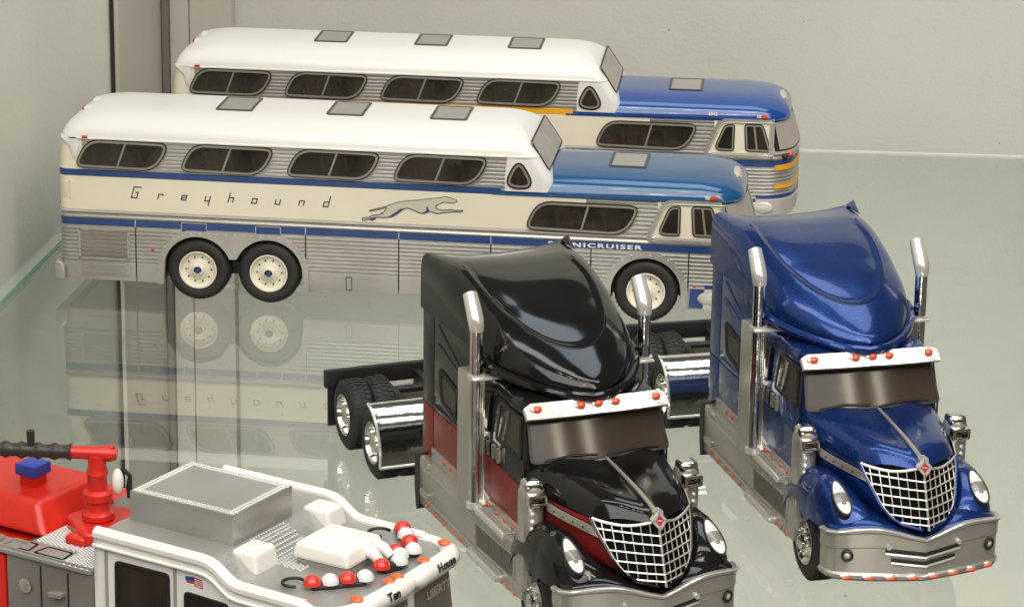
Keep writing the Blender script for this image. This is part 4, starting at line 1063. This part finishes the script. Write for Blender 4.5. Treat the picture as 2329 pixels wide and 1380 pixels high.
    for za, wmax, hgt in ((1.365, 0.80, 0.085), (1.18, 0.68, 0.07)):
        g = [[bs(y, za + 0.10 * abs(y) / 0.8, 0.022), bs(y, za + 0.10 * abs(y) / 0.8, 0.028), bs(y, za + 0.10 * abs(y) / 0.8 + hgt, 0.028), bs(y, za + 0.10 * abs(y) / 0.8 + hgt, 0.022)] for y in frange(-wmax, wmax, 16)]
        m = MB(); m.grid(g); endcaps(m, g); sl = m.build('bumper_slot', BLACKM, bmp)
        m = MB(); m.tube([bs(y, za + 0.10 * abs(y) / 0.8 - 0.03, 0.03) for y in frange(-wmax, wmax, 16)], 0.026, 6); m.build('slot_lip', CHROMEB, bmp)
    for sg in (-1, 1):
        c = Vector(bs(sg * 1.52, 1.37, 0.02)); d = (Vector(bs(sg * 1.52, 1.37, 1.0)) - c).normalized()
        aa = d.cross(Vector((0, 0, 1))).normalized()
        fl = lambda a, b, h: tuple(c + aa * a + Vector((0, 0, 1)) * b + d * h)
        m = MB(); m.lathe([(0.075, 0.0), (0.075, 0.05), (0.10, 0.06), (0.125, 0.04), (0.125, 0.0)], fl, 20); fg = m.build('fog_lamp', BLACKM, bmp)
        m = MB(); m.lathe([(0.078, 0.02), (0.05, 0.045), (0.001, 0.055)], fl, 16); m.build('fog_lens', SILVERHI, fg)
        m = MB(); m.tube([bs(sg * 0.74, 1.58, 0.0), bs(sg * 0.74, 1.58, 0.08)], 0.055, 10); m.build('tow_pin', CHROMEB, bmp)
    for y in (-1.5, -1.08, -0.65, -0.22, 0.22, 0.65, 1.08, 1.5):
        c = bs(y, 0.90, 0.035); m = MB(); m.ball(c, (0.05, 0.135, 0.048), 12, 6); m.build('bumper_light', AMBER, bmp)
        m = MB(); m.ball((c[0] - 0.015, c[1] - 0.02, c[2] + 0.045), (0.05, 0.14, 0.045), 12, 6); m.build('light_bezel', CHROMEB, bmp)
    # side skirts, steps, battery box and marker lamps
    for sg in (-1, 1):
        Y = 1.76
        fn = lambda a, b, d: (a, sg * (Y + d), b)
        prof = [(3.55, 0.66), (3.42, 1.2), (3.55, 1.76), (9.55, 1.80), (9.5, 0.74), (8.9, 0.68)]
        m = MB(); m.prism(prof, fn, -0.35, 0.0); sk = m.build('side_skirt', SATIN, root, bevel=0.035)
        m = MB(); m.prism([(3.95, 1.76), (6.55, 1.76), (6.55, 2.06), (3.95, 2.06)], lambda a, b, d: (a, sg * (1.63 + d), b), -0.1, 0.02); m.build('sill_strip', SATIN, root, bevel=0.02)
        m = MB(); m.prism([(7.1, 1.79), (9.2, 1.79), (9.0, 2.06), (7.1, 2.06)], lambda a, b, d: (a, sg * (1.60 + d), b), -0.1, 0.02); m.build('sill_strip', SATIN, root, bevel=0.02)
        for x in (4.72, 5.12, 5.52, 5.92): MB().ball((x, sg * 1.655, 1.97), (0.07, 0.03, 0.06), 10, 6).build('marker_lamp', AMBER, root)
        for x in (7.25, 7.75, 8.2, 8.62): MB().ball((x, sg * 1.625, 1.94), (0.07, 0.03, 0.05), 10, 6).build('marker_lamp', AMBER, root)
        for x in (3.95, 4.55, 5.05, 5.55, 6.05, 8.4, 8.75, 9.1): MB().ball(fn(x, 0.74, 0.0), (0.055, 0.03, 0.05), 10, 6).build('marker_lamp', AMBER, root)
        # horizontal press line and end pads
        m = MB(); m.tube([fn(3.6, 1.55, 0.0), fn(6.85, 1.55, 0.0)], 0.02, 6); m.tube([fn(3.62, 0.9, 0.0), fn(6.85, 0.88, 0.0)], 0.02, 6); m.build('press_line', SATIN, sk)
        for z in (1.62, 0.93): MB().prism(rpoly([(3.62, z), (4.1, z - 0.02), (4.1, z + 0.12), (3.62, z + 0.12)], 0.04), fn, -0.01, 0.03).build('skirt_pad', SATIN, sk)
        m = MB(); m.prism(rpoly([(3.38, 0.45), (3.25, 1.0), (3.3, 1.75), (3.5, 1.75), (3.52, 1.2), (3.56, 0.6)], 0.08), fn, -0.5, 0.02); m.build('skirt_tail', BLACKM, root)
        bb = rpoly([(6.95, 0.95), (6.95, 1.50), (9.15, 1.58), (9.12, 1.02)], 0.06)
        m = MB(); m.ring(bb, inset(bb, 0.05), fn, -0.02, 0.03); bx0 = m.build('battery_box', SATIN, root)
        for a, b in ((7.0, 7.68), (7.72, 8.40), (8.44, 9.1)):
            MB().prism(rpoly([(a, 1.0), (a, 1.48), (b, 1.52), (b, 1.02)], 0.04), fn, -0.05, 0.012).build('box_lid', mat('bronze_grey_panel', (0.13, 0.12, 0.10), 0.4, metal=0.3), bx0)
        for xa, xb, z, outw in ((7.1, 8.75, 1.84, 0.12), (6.75, 8.4, 0.80, 0.14)):
            m = MB(); m.box(xa, xb, min(sg * (Y - 0.2), sg * (Y + outw)), max(sg * (Y - 0.2), sg * (Y + outw)), z - 0.08, z + 0.05); st = m.build('step', CHROMEB, root, bevel=0.02)
            for k in range(4):
                yy = sg * (Y - 0.14 + k * (outw + 0.16) / 4)
                MB().box(xa + 0.03, xb - 0.03, yy - 0.022, yy + 0.022, z + 0.05, z + 0.085).build('step_rib', BARM, st, smooth=False)
        # exhaust stack: pipe, elbowed tip, collar and heat shield
        y0 = 1.84
        pts = [(7.08, y0, 1.95), (7.07, y0, 3.0), (7.06, y0, 4.6), (7.05, y0, 5.66)]
        m = MB(); m.tube([(x, sg * y, z) for x, y, z in pts], 0.135, 14); ex = m.build('exhaust_stack', CHROME, root)
        tip = [(7.05, 5.60), (7.045, 5.72), (7.0, 5.83), (6.86, 6.02), (6.66, 6.27)]
        m = MB(); m.tube([(x, sg * y0, z) for x, z in tip], [0.145, 0.16, 0.168, 0.165, 0.15], 14); m.build('stack_tip', CHROMEB, ex)
        m = MB(); m.tube([(7.05, sg * y0, 4.60), (7.05, sg * y0, 4.70)], 0.19, 14); m.build('stack_collar', CHROMEB, ex)
        m = MB(); m.prism(rpoly([(-0.24, 0.14), (-0.24, -0.22), (0.52, -0.30), (0.52, 0.0)], 0.08), lambda a, b, d: (7.0 - 0.72 + a * 0.9 + 0.2, sg * (y0 + b - 0.02), d), 1.72, 4.62); m.build('heat_shield', SATIN, ex, bevel=0.03)
        m = MB(); m.prism(rpoly([(0, -0.62), (0.10, -0.62), (0.12, -0.1), (0.0, -0.06)], 0.03), lambda a, b, d: (7.12 + a, sg * (y0 + b), d), 1.95, 4.66); m.build('shield_plate', CHROME, ex, bevel=0.03)
        m = MB(); m.box(6.9, 7.3, min(sg * (y0 - 0.65), sg * (y0 + 0.15)), max(sg * (y0 - 0.65), sg * (y0 + 0.15)), 4.62, 4.67); m.build('shield_cap', CHROMEB, ex, bevel=0.015)
        m = MB(); m.tube([(7.08, sg * y0, 1.86), (7.08, sg * y0, 1.98)], 0.19, 12); m.build('stack_foot', CHROMEB, ex)
        # air cleaner with bullet lamps, mirror block on top
        cx, cy = 9.66, sg * 1.66
        m = MB(); m.lathe([(0.001, 2.1), (0.24, 2.1), (0.26, 2.14), (0.26, 3.12), (0.22, 3.22), (0.001, 3.26)], lambda a, b, h: (cx + a, cy + b, h), 24); ac = m.build('air_cleaner', SATIN, root)
        for k in range(5): MB().ball((cx + 0.24, cy + sg * 0.06, 2.24 + k * 0.155), 0.062, 10, 8).build('bullet_lamp', CHROMEB, ac)
        m = MB(); m.box(cx - 0.18, cx + 0.20, cy - 0.20, cy + 0.20, 3.06, 3.36); mi = m.build('mirror', CHROME, root, bevel=0.12, seg=4)
        q = rpoly([(-0.19, 2.90), (0.19, 2.90), (0.20, 3.14), (-0.20, 3.14)], 0.05)
        fm = lambda a, b, d: (cx + 0.27 + d, cy + a, b)
        m = MB(); m.ring(q, inset(q, 0.06), fm, -0.12, 0.12); m.build('mirror_hood', CHROME, mi, bevel=0.03)
        MB().prism(inset(q, 0.08), fm, -0.12, 0.06).build('mirror_glass', mat('mirror_face', (0.25, 0.2, 0.15), 0.15, metal=0.8), mi)
    return root
make_truck((12.2441, -12.0766, 0), -1.0761, BLACKP, REDP, 'black and red toy truck tractor with tall sleeper, left of the blue one')
make_truck((18.5936, -7.7077, 0), -1.1955, BLUEM, DKBLUE, 'metallic blue toy truck tractor with tall sleeper and chrome bumper')

# ------------------------------------------------------------------ fire engine in the near left corner
def make_fire():
    root = thing('toy_fire_engine', 'toy fire engine with white cab, silver roof and red deck gun', 'toy fire engine', (8.23, -27.34, 0), R(-24))
    Wd = 3.95
    # cab wall outline (side view) with raised rear roof
    ztop = [(0.0, 4.10), (2.45, 4.08), (2.62, 4.02), (2.95, 3.78), (3.15, 3.74), (4.9, 3.70), (5.3, 3.69)]
    # plan outline of the front, rounded corners
    def xfront(y): 
        d = min(y, Wd - y); return 5.22 - (0 if d > 0.6 else 0.75 * (1 - math.sqrt(max(0, 1 - ((0.6 - d) / 0.6) ** 2)))) + 0.06 * (1 - abs(y - Wd / 2) / (Wd / 2))
    # roof deck
    g = []
    for t in frange(0, 1, 40):
        row = []
        for y in frange(0.0, Wd, 24):
            x = xfront(y) * t; row.append((x, y, lerp_tab(ztop, x) - 0.02))
        g.append(row)
    m = MB(); m.grid(g); m.build('cab_roof', GUNM, root, angle=25)
    # cab wall skin (white) from floor to roof, wrapping the front
    pl = [(x, 0.0) for x in frange(0, 4.4, 22)] + [(xfront(y), y) for y in frange(0.02, Wd - 0.02, 40)] + [(x, Wd) for x in frange(4.4, 0, 10)]
    g = [[(x, y, 0.6), (x, y, 2.2), (x, y, lerp_tab(ztop, x) - 0.05)] for x, y in pl]
    m = MB(); m.grid(g); g2 = [g[0][0], g[0][2], g[-1][2], g[-1][0]]; m.fan(g2); m.build('cab', WHITEPL, root, angle=40)
    # white cornice round the roof: heavy roll on the near side, brow across the front
    npath = [(x, 0.06, lerp_tab(ztop, x)) for x in (0.02, 0.8, 1.6, 2.3, 2.5, 2.66, 2.82, 2.98, 3.15, 3.5, 3.9, 4.3, 4.5)]
    m = MB(); m.tube(npath, 0.125, 10); m.build('cornice', WHITEPL, root)
    m = MB(); m.tube([(x, -0.045, z - 0.20) for x, y, z in npath], 0.035, 8); m.build('drip_rail', WHITEPL, root)
    m = MB(); m.tube([(x, Wd - 0.06, z) for x, y, z in npath], 0.10, 10); m.build('cornice', WHITEPL, root)
    br = [(xfront(y) - 0.03, y, 3.64) for y in frange(0.03, Wd - 0.03, 36)]
    m = MB(); m.tube([(4.4, 0.06, lerp_tab(ztop, 4.4))] + br + [(4.4, Wd - 0.06, 3.66)], 0.12, 10); m.build('front_cornice', WHITEPL, root)
    for ya, yb in ((0.62, 1.98), (2.12, 3.72)):
        pts = [(xfront(min(y, Wd - 0.1)) + 0.05, min(y, Wd - 0.02), 3.62) for y in frange(ya, yb, 10)]
        m = MB(); m.tube(pts, [0.11] + [0.185] * 9 + [0.14], 12); m.ball(pts[-1], 0.155, 12, 8); m.build('brow_hood', WHITEPL, root)
    for y in (0.66, 1.62, 1.88, 2.76, 3.68):
        x = xfront(min(y, Wd - 0.1)); MB().ball((x - 0.08, y, 3.79), (0.13, 0.10, 0.05), 10, 6).build('clearance_lamp', mat('orange_lens', (0.80, 0.13, 0.015), 0.3, coat=0.4), root)
    # lettering on the brow
    def brow_txt(body, y0, sz):
        def fn(a, b, d):
            y = y0 + a; th = R(2) + b / 0.185; rr = 0.188 + d
            return (xfront(min(y, Wd - 0.1)) + 0.05 + rr * math.cos(th), y, 3.62 + rr * math.sin(th))
        text_mesh('brow_lettering', body, BLACKLN, root, sz, fn, bold=0.008, depth=0.022, xs=1.15)
    brow_txt('Ten', 1.16, 0.19); brow_txt('House', 2.76, 0.19)
    # windscreens
    for ya, yb, body, tx in ((0.7, 2.05, 'ING', 1.62), (2.3, 3.55, 'LIBERTY', 2.66)):
        rows = [[(xfront(y) + 0.02 + 0.12 * (3.35 - z), y, z) for z in (1.6, 2.5, 3.34)] for y in frange(ya, yb, 12)]
        m = MB(); m.grid(rows); wn = m.build('windscreen', mat('fire_windscreen', (0.16, 0.135, 0.11), 0.16, var=0.2, vscale=30), root)
        fn = lambda a, b, d: (xfront(tx + a) + 0.03 + 0.12 * (3.35 - (3.1 + b)) + d, tx + a, 3.10 + b)
        text_mesh('windscreen_lettering', body, mat('pale_lettering', (0.36, 0.34, 0.30), 0.5), wn, 0.22, fn, depth=0.012, bold=0.006)
    # side windows and door seams
    sd = lambda a, b, d: (a, -d, b)
    for pts in ([(0.45, 1.4), (0.48, 3.70), (1.68, 3.70), (1.70, 1.4)], [(1.98, 1.4), (2.0, 3.46), (2.95, 3.42), (3.3, 1.4)]):
        q = rpoly(pts, 0.1); m = MB(); m.ring(q, inset(q, 0.06), sd, 0.0, 0.03); wf = m.build('side_window', BLACKLN, root)
        MB().prism(inset(q, 0.05), sd, 0.0, 0.012).build('pane', GLASSDK, wf, smooth=False)
    for x in (0.28, 1.80): MB().box(x - 0.03, x + 0.03, -0.03, 0.01, 0.8, 3.86).build('door_seam', mat('seam_grey', (0.33, 0.29, 0.24), 0.5), root, bevel=0.01, seg=1)
    # flag decal
    fl = lambda a, b, d: (2.02 + a * 0.98, -d, 3.74 + b * 0.62 + 0.02 * math.sin(a * 9))
    f0 = MB().prism([(0.20, 0.0), (0.37, 0.0), (0.39, -0.26), (0.20, -0.26)], fl, 0.0, 0.006).build('flag', mat('flag_red', (0.55, 0.06, 0.03), 0.5), root, smooth=False)
    MB().prism([(0.02, -0.12), (0.2, -0.12), (0.2, -0.20), (0.04, -0.20)], fl, 0.0, 0.006).build('flag_field', MATS['flag_red'], f0, smooth=False)
    MB().prism([(0.0, 0.0), (0.195, 0.0), (0.2, -0.115), (0.01, -0.115)], fl, 0.0, 0.009).build('flag_canton', BLUEPL, f0, smooth=False)
    for k in range(4): MB().prism([(0.21, -0.04 - k * 0.058), (0.375, -0.04 - k * 0.058), (0.377, -0.055 - k * 0.058), (0.21, -0.055 - k * 0.058)], fl, 0.0, 0.010).build('flag_stripe', WHITEINK, f0, smooth=False)
    # silver equipment box on the roof, tread-plate studs along its rim
    bx = (0.10, 2.38, 0.92, 2.74, 4.05, 4.64)
    m = MB(); m.box(*bx); eb = m.build('roof_box', GUNM, root, bevel=0.03)
    m = MB()
    def stud(x, y, z): m.ball((x, y, z), (0.034, 0.021, 0.020), 6, 3, True)
    for k in range(40):
        x = 0.16 + k * 0.056
        for yy in (0.98, 1.06, 2.60, 2.68): stud(x + (0.028 if yy in (1.06, 2.60) else 0), yy, 4.64)
    for k in range(30):
        y = 1.0 + k * 0.056
        for xx in (0.16, 0.24, 2.24, 2.32): stud(xx, y + (0.028 if xx in (0.24, 2.24) else 0), 4.64)
    o = m.build('tread_stud', mat('tread_bright', (0.66, 0.66, 0.65), 0.25, metal=0.4), eb, smooth=True); o['kind'] = 'stuff'
    # tread plate studs on the sloping part of the roof
    m = MB()
    for i in range(15):
        for j in range(14):
            x = 2.46 + i * 0.075; y = 1.35 + j * 0.075 + (0.037 if i % 2 else 0); stud(x, y, lerp_tab(ztop, x) - 0.02)
    o = m.build('tread_stud', MATS['tread_bright'], root); o['kind'] = 'stuff'
    # white air-conditioning units
    def unit(x0, x1, y0, y1, z0, z1, nm='air_unit'):
        m = MB(); m.add([(x0, y0, z0), (x1, y0, z0), (x1, y1, z0), (x0, y1, z0), (x0 + 0.06, y0 + 0.05, z1), (x1 - 0.08, y0 + 0.05, z1), (x1 - 0.08, y1 - 0.05, z1), (x0 + 0.06, y1 - 0.05, z1)],
              [(0, 1, 2, 3), (4, 7, 6, 5), (0, 4, 5, 1), (1, 5, 6, 2), (2, 6, 7, 3), (3, 7, 4, 0)]); return m.build(nm, WHITEPL, root, bevel=0.09, seg=4)
    unit(2.42, 3.06, 0.68, 1.42, 3.66, 4.10); unit(2.28, 2.98, 3.05, 3.66, 3.7, 4.12); unit(3.2, 4.42, 1.5, 2.72, 3.84, 4.14, 'air_conditioner')
    m = MB(); m.box(3.28, 4.35, 1.58, 2.64, 3.66, 3.88); m.build('air_conditioner_base', GUNM, root, bevel=0.02)
    for y in (2.18, 2.5): MB().tube([(4.3, y, 4.02), (4.5, y, 3.96), (4.66, y, 3.84)], [0.1, 0.11, 0.08], 10).build('roof_horn', WHITEPL, root)
    # beacon bars: near row, two in the centre, far row
    RDL = mat('red_beacon', (0.66, 0.03, 0.015), 0.28, coat=0.4, bump=0.2, bscale=800); WTL = mat('clear_beacon', (0.72, 0.74, 0.74), 0.25, coat=0.4)
    def bar(pts, z):
        m = MB(); m.tube([(x, y, z - 0.10) for x, y in pts], 0.12, 8); b = m.build('beacon_bar', BLACKM, root)
        for k in range(len(pts)):
            x, y = pts[k]; MB().ball((x, y, z - 0.05), (0.165, 0.165, 0.17), 16, 6, True).build('beacon', RDL if k % 2 == 0 else WTL, b)
    bar([(4.14, 0.81), (4.36, 1.03), (4.56, 1.27), (4.77, 1.51)], 3.83)
    bar([(4.72, 2.10), (4.86, 2.46)], 3.83); bar([(4.56, 2.80), (4.72, 2.70)], 3.83)
    bar([(4.06, 3.80), (4.28, 3.58), (4.52, 3.32), (4.78, 3.04)], 3.83)
    for cx, cy in ((3.86, 0.66), (3.80, 3.44)):
        m = MB(); m.tube([(cx + 0.2 * math.cos(R(a)), cy + 0.2 * math.sin(R(a)), 3.80) for a in range(60, 330, 15)], 0.03, 8); m.build('horn_ring', BLACKM, root)
    # pump bay behind the cab: silver panel, tread top, red body
    m = MB(); m.box(-2.05, -0.06, 0.02, Wd - 0.02, 0.7, 3.30); m.build('pump_panel', mat('pump_silver', (0.26, 0.235, 0.21), 0.36, metal=0.4, var=0.12), root, bevel=0.03)
    m = MB(); m.box(-4.5, -2.09, 0.0, Wd, 0.7, 3.22); m.build('body_side', REDPL, root, bevel=0.03)
    m = MB(); m.box(-4.4, -0.08, -0.03, 0.5, 3.28, 3.36); rl = m.build('side_rail', GUNM, root, bevel=0.02)
    for xa in (-2.25, -1.45, -3.05):
        q = rpoly([(xa, 0.03), (xa + 0.72, 0.03), (xa + 0.66, 0.42), (xa + 0.06, 0.42)], 0.08)
        MB().ring(q, inset(q, 0.05), lambda a, b, d: (a, b, 3.36 + d), 0.0, 0.05).build('rail_frame', GUNM, rl)
    m = MB()
    for i in range(26):
        for j in range(22):
            x = -1.75 + i * 0.066; y = -0.01 + j * 0.07 + (0.035 if i % 2 else 0)
            if y < 0.5 and x < -0.75: continue
            stud(x, y, 3.41 if y > 0.0 else 3.36)
    MB().box(-1.8, -0.06, 0.02, 2.4, 3.3, 3.41).build('tread_plate', GUNM, root, bevel=0.01, seg=1)
    o = m.build('tread_stud', MATS['tread_bright'], root); o['kind'] = 'stuff'
    m = MB(); m.box(-0.98, -0.70, -0.14, 0.03, 2.72, 2.80); m.build('panel_handle', SATIN, root, bevel=0.02)
    m = MB(); m.lathe([(0.001, 0.0), (0.12, 0.0), (0.14, 0.03), (0.10, 0.05), (0.001, 0.05)], lambda a, b, h: (-1.6 + a, -h, 2.75 + b), 18); m.build('gauge', SATIN, root)
    for x in (-1.25, -0.62): MB().box(x - 0.008, x + 0.008, -0.006, 0.03, 0.8, 3.2).build('panel_joint', BLACKM, root, smooth=False)
    # red hose-bed cover
    m = MB(); m.add([(-5.2, 0.75, 3.36), (-1.75, 0.75, 3.36), (-1.75, 2.9, 3.36), (-5.2, 2.9, 3.36), (-5.0, 1.0, 3.9), (-2.15, 1.05, 3.9), (-2.05, 2.75, 3.95), (-5.0, 2.7, 3.95)],
          [(0, 1, 2, 3), (4, 7, 6, 5), (0, 4, 5, 1), (1, 5, 6, 2), (2, 6, 7, 3), (3, 7, 4, 0)]); m.build('hose_bed_cover', REDPL, root, bevel=0.12, seg=4)
    m = MB(); m.box(-3.06, -2.58, 1.5, 1.98, 4.12, 4.34); m.build('blue_block', BLUEPL, root, bevel=0.03)
    m = MB(); m.box(-3.0, -2.64, 1.56, 1.92, 3.85, 4.12); m.build('block_riser', REDPL, root, bevel=0.03)
    # deck gun: base, column, elbow and dark barrel
    m = MB(); m.prism(rpoly([(-1.76, 1.35), (-0.80, 0.70), (-0.52, 0.95), (-0.52, 1.75), (-0.95, 2.3), (-1.6, 2.1)], 0.15), lambda a, b, d: (a, b, d), 3.41, 3.66); gb = m.build('deck_gun', REDPL, root, bevel=0.08, seg=3)
    m = MB(); m.box(-1.25, -0.8, 0.68, 0.95, 3.3, 3.58); m.build('gun_bracket', REDPL, gb, bevel=0.08, seg=3)
    m = MB(); cx, cy = -1.10, 1.50
    m.lathe([(0.30, 3.68), (0.30, 3.78), (0.22, 3.84), (0.2, 4.0), (0.27, 4.05), (0.27, 4.18), (0.19, 4.24), (0.18, 4.48), (0.21, 4.55), (0.17, 4.66), (0.16, 4.9), (0.001, 4.95)], lambda a, b, h: (cx + a, cy + b, h), 18); m.build('gun_column', REDPL, gb)
    d = Vector((-0.86, -0.50, 0.03)).normalized()
    e0 = Vector((cx + 0.22, cy + 0.13, 4.92))
    m = MB(); m.tube([e0 + d * -0.12, e0 + d * 0.0, e0 + d * 0.15, e0 + d * 0.45, e0 + d * 0.75], [0.10, 0.15, 0.14, 0.12, 0.12], 12); m.ball(e0 + Vector((0.02, 0, 0.12)), 0.07, 8, 6); m.build('gun_elbow', REDPL, gb)
    m = MB(); pts, rs = [], []
    for k in range(22):
        pts.append(e0 + d * (0.72 + 0.1 * k)); rs.append(0.135 + (0.03 if k % 3 == 0 else -0.012))
    m.tube(pts, rs, 12); m.tube([e0 + d * 1.45 + Vector((0, 0, 0.1)), e0 + d * 1.45 + Vector((0, 0, 0.38))], [0.07, 0.075], 10); m.build('gun_barrel', DKHOSE, gb)
    m = MB(); m.ball((cx + 0.26, cy + 0.26, 4.35), (0.12, 0.12, 0.26), 12, 8); m.build('gun_grip', WHITEPL, gb)
    m = MB(); m.tube([(cx + 0.3, cy + 0.34, 4.6), (cx + 0.42, cy + 0.42, 4.45), (cx + 0.38, cy + 0.44, 4.2), (cx + 0.42, cy + 0.44, 4.02)], [0.04, 0.045, 0.06, 0.07], 8); m.build('gun_cable', BLACKM, gb)
make_fire()
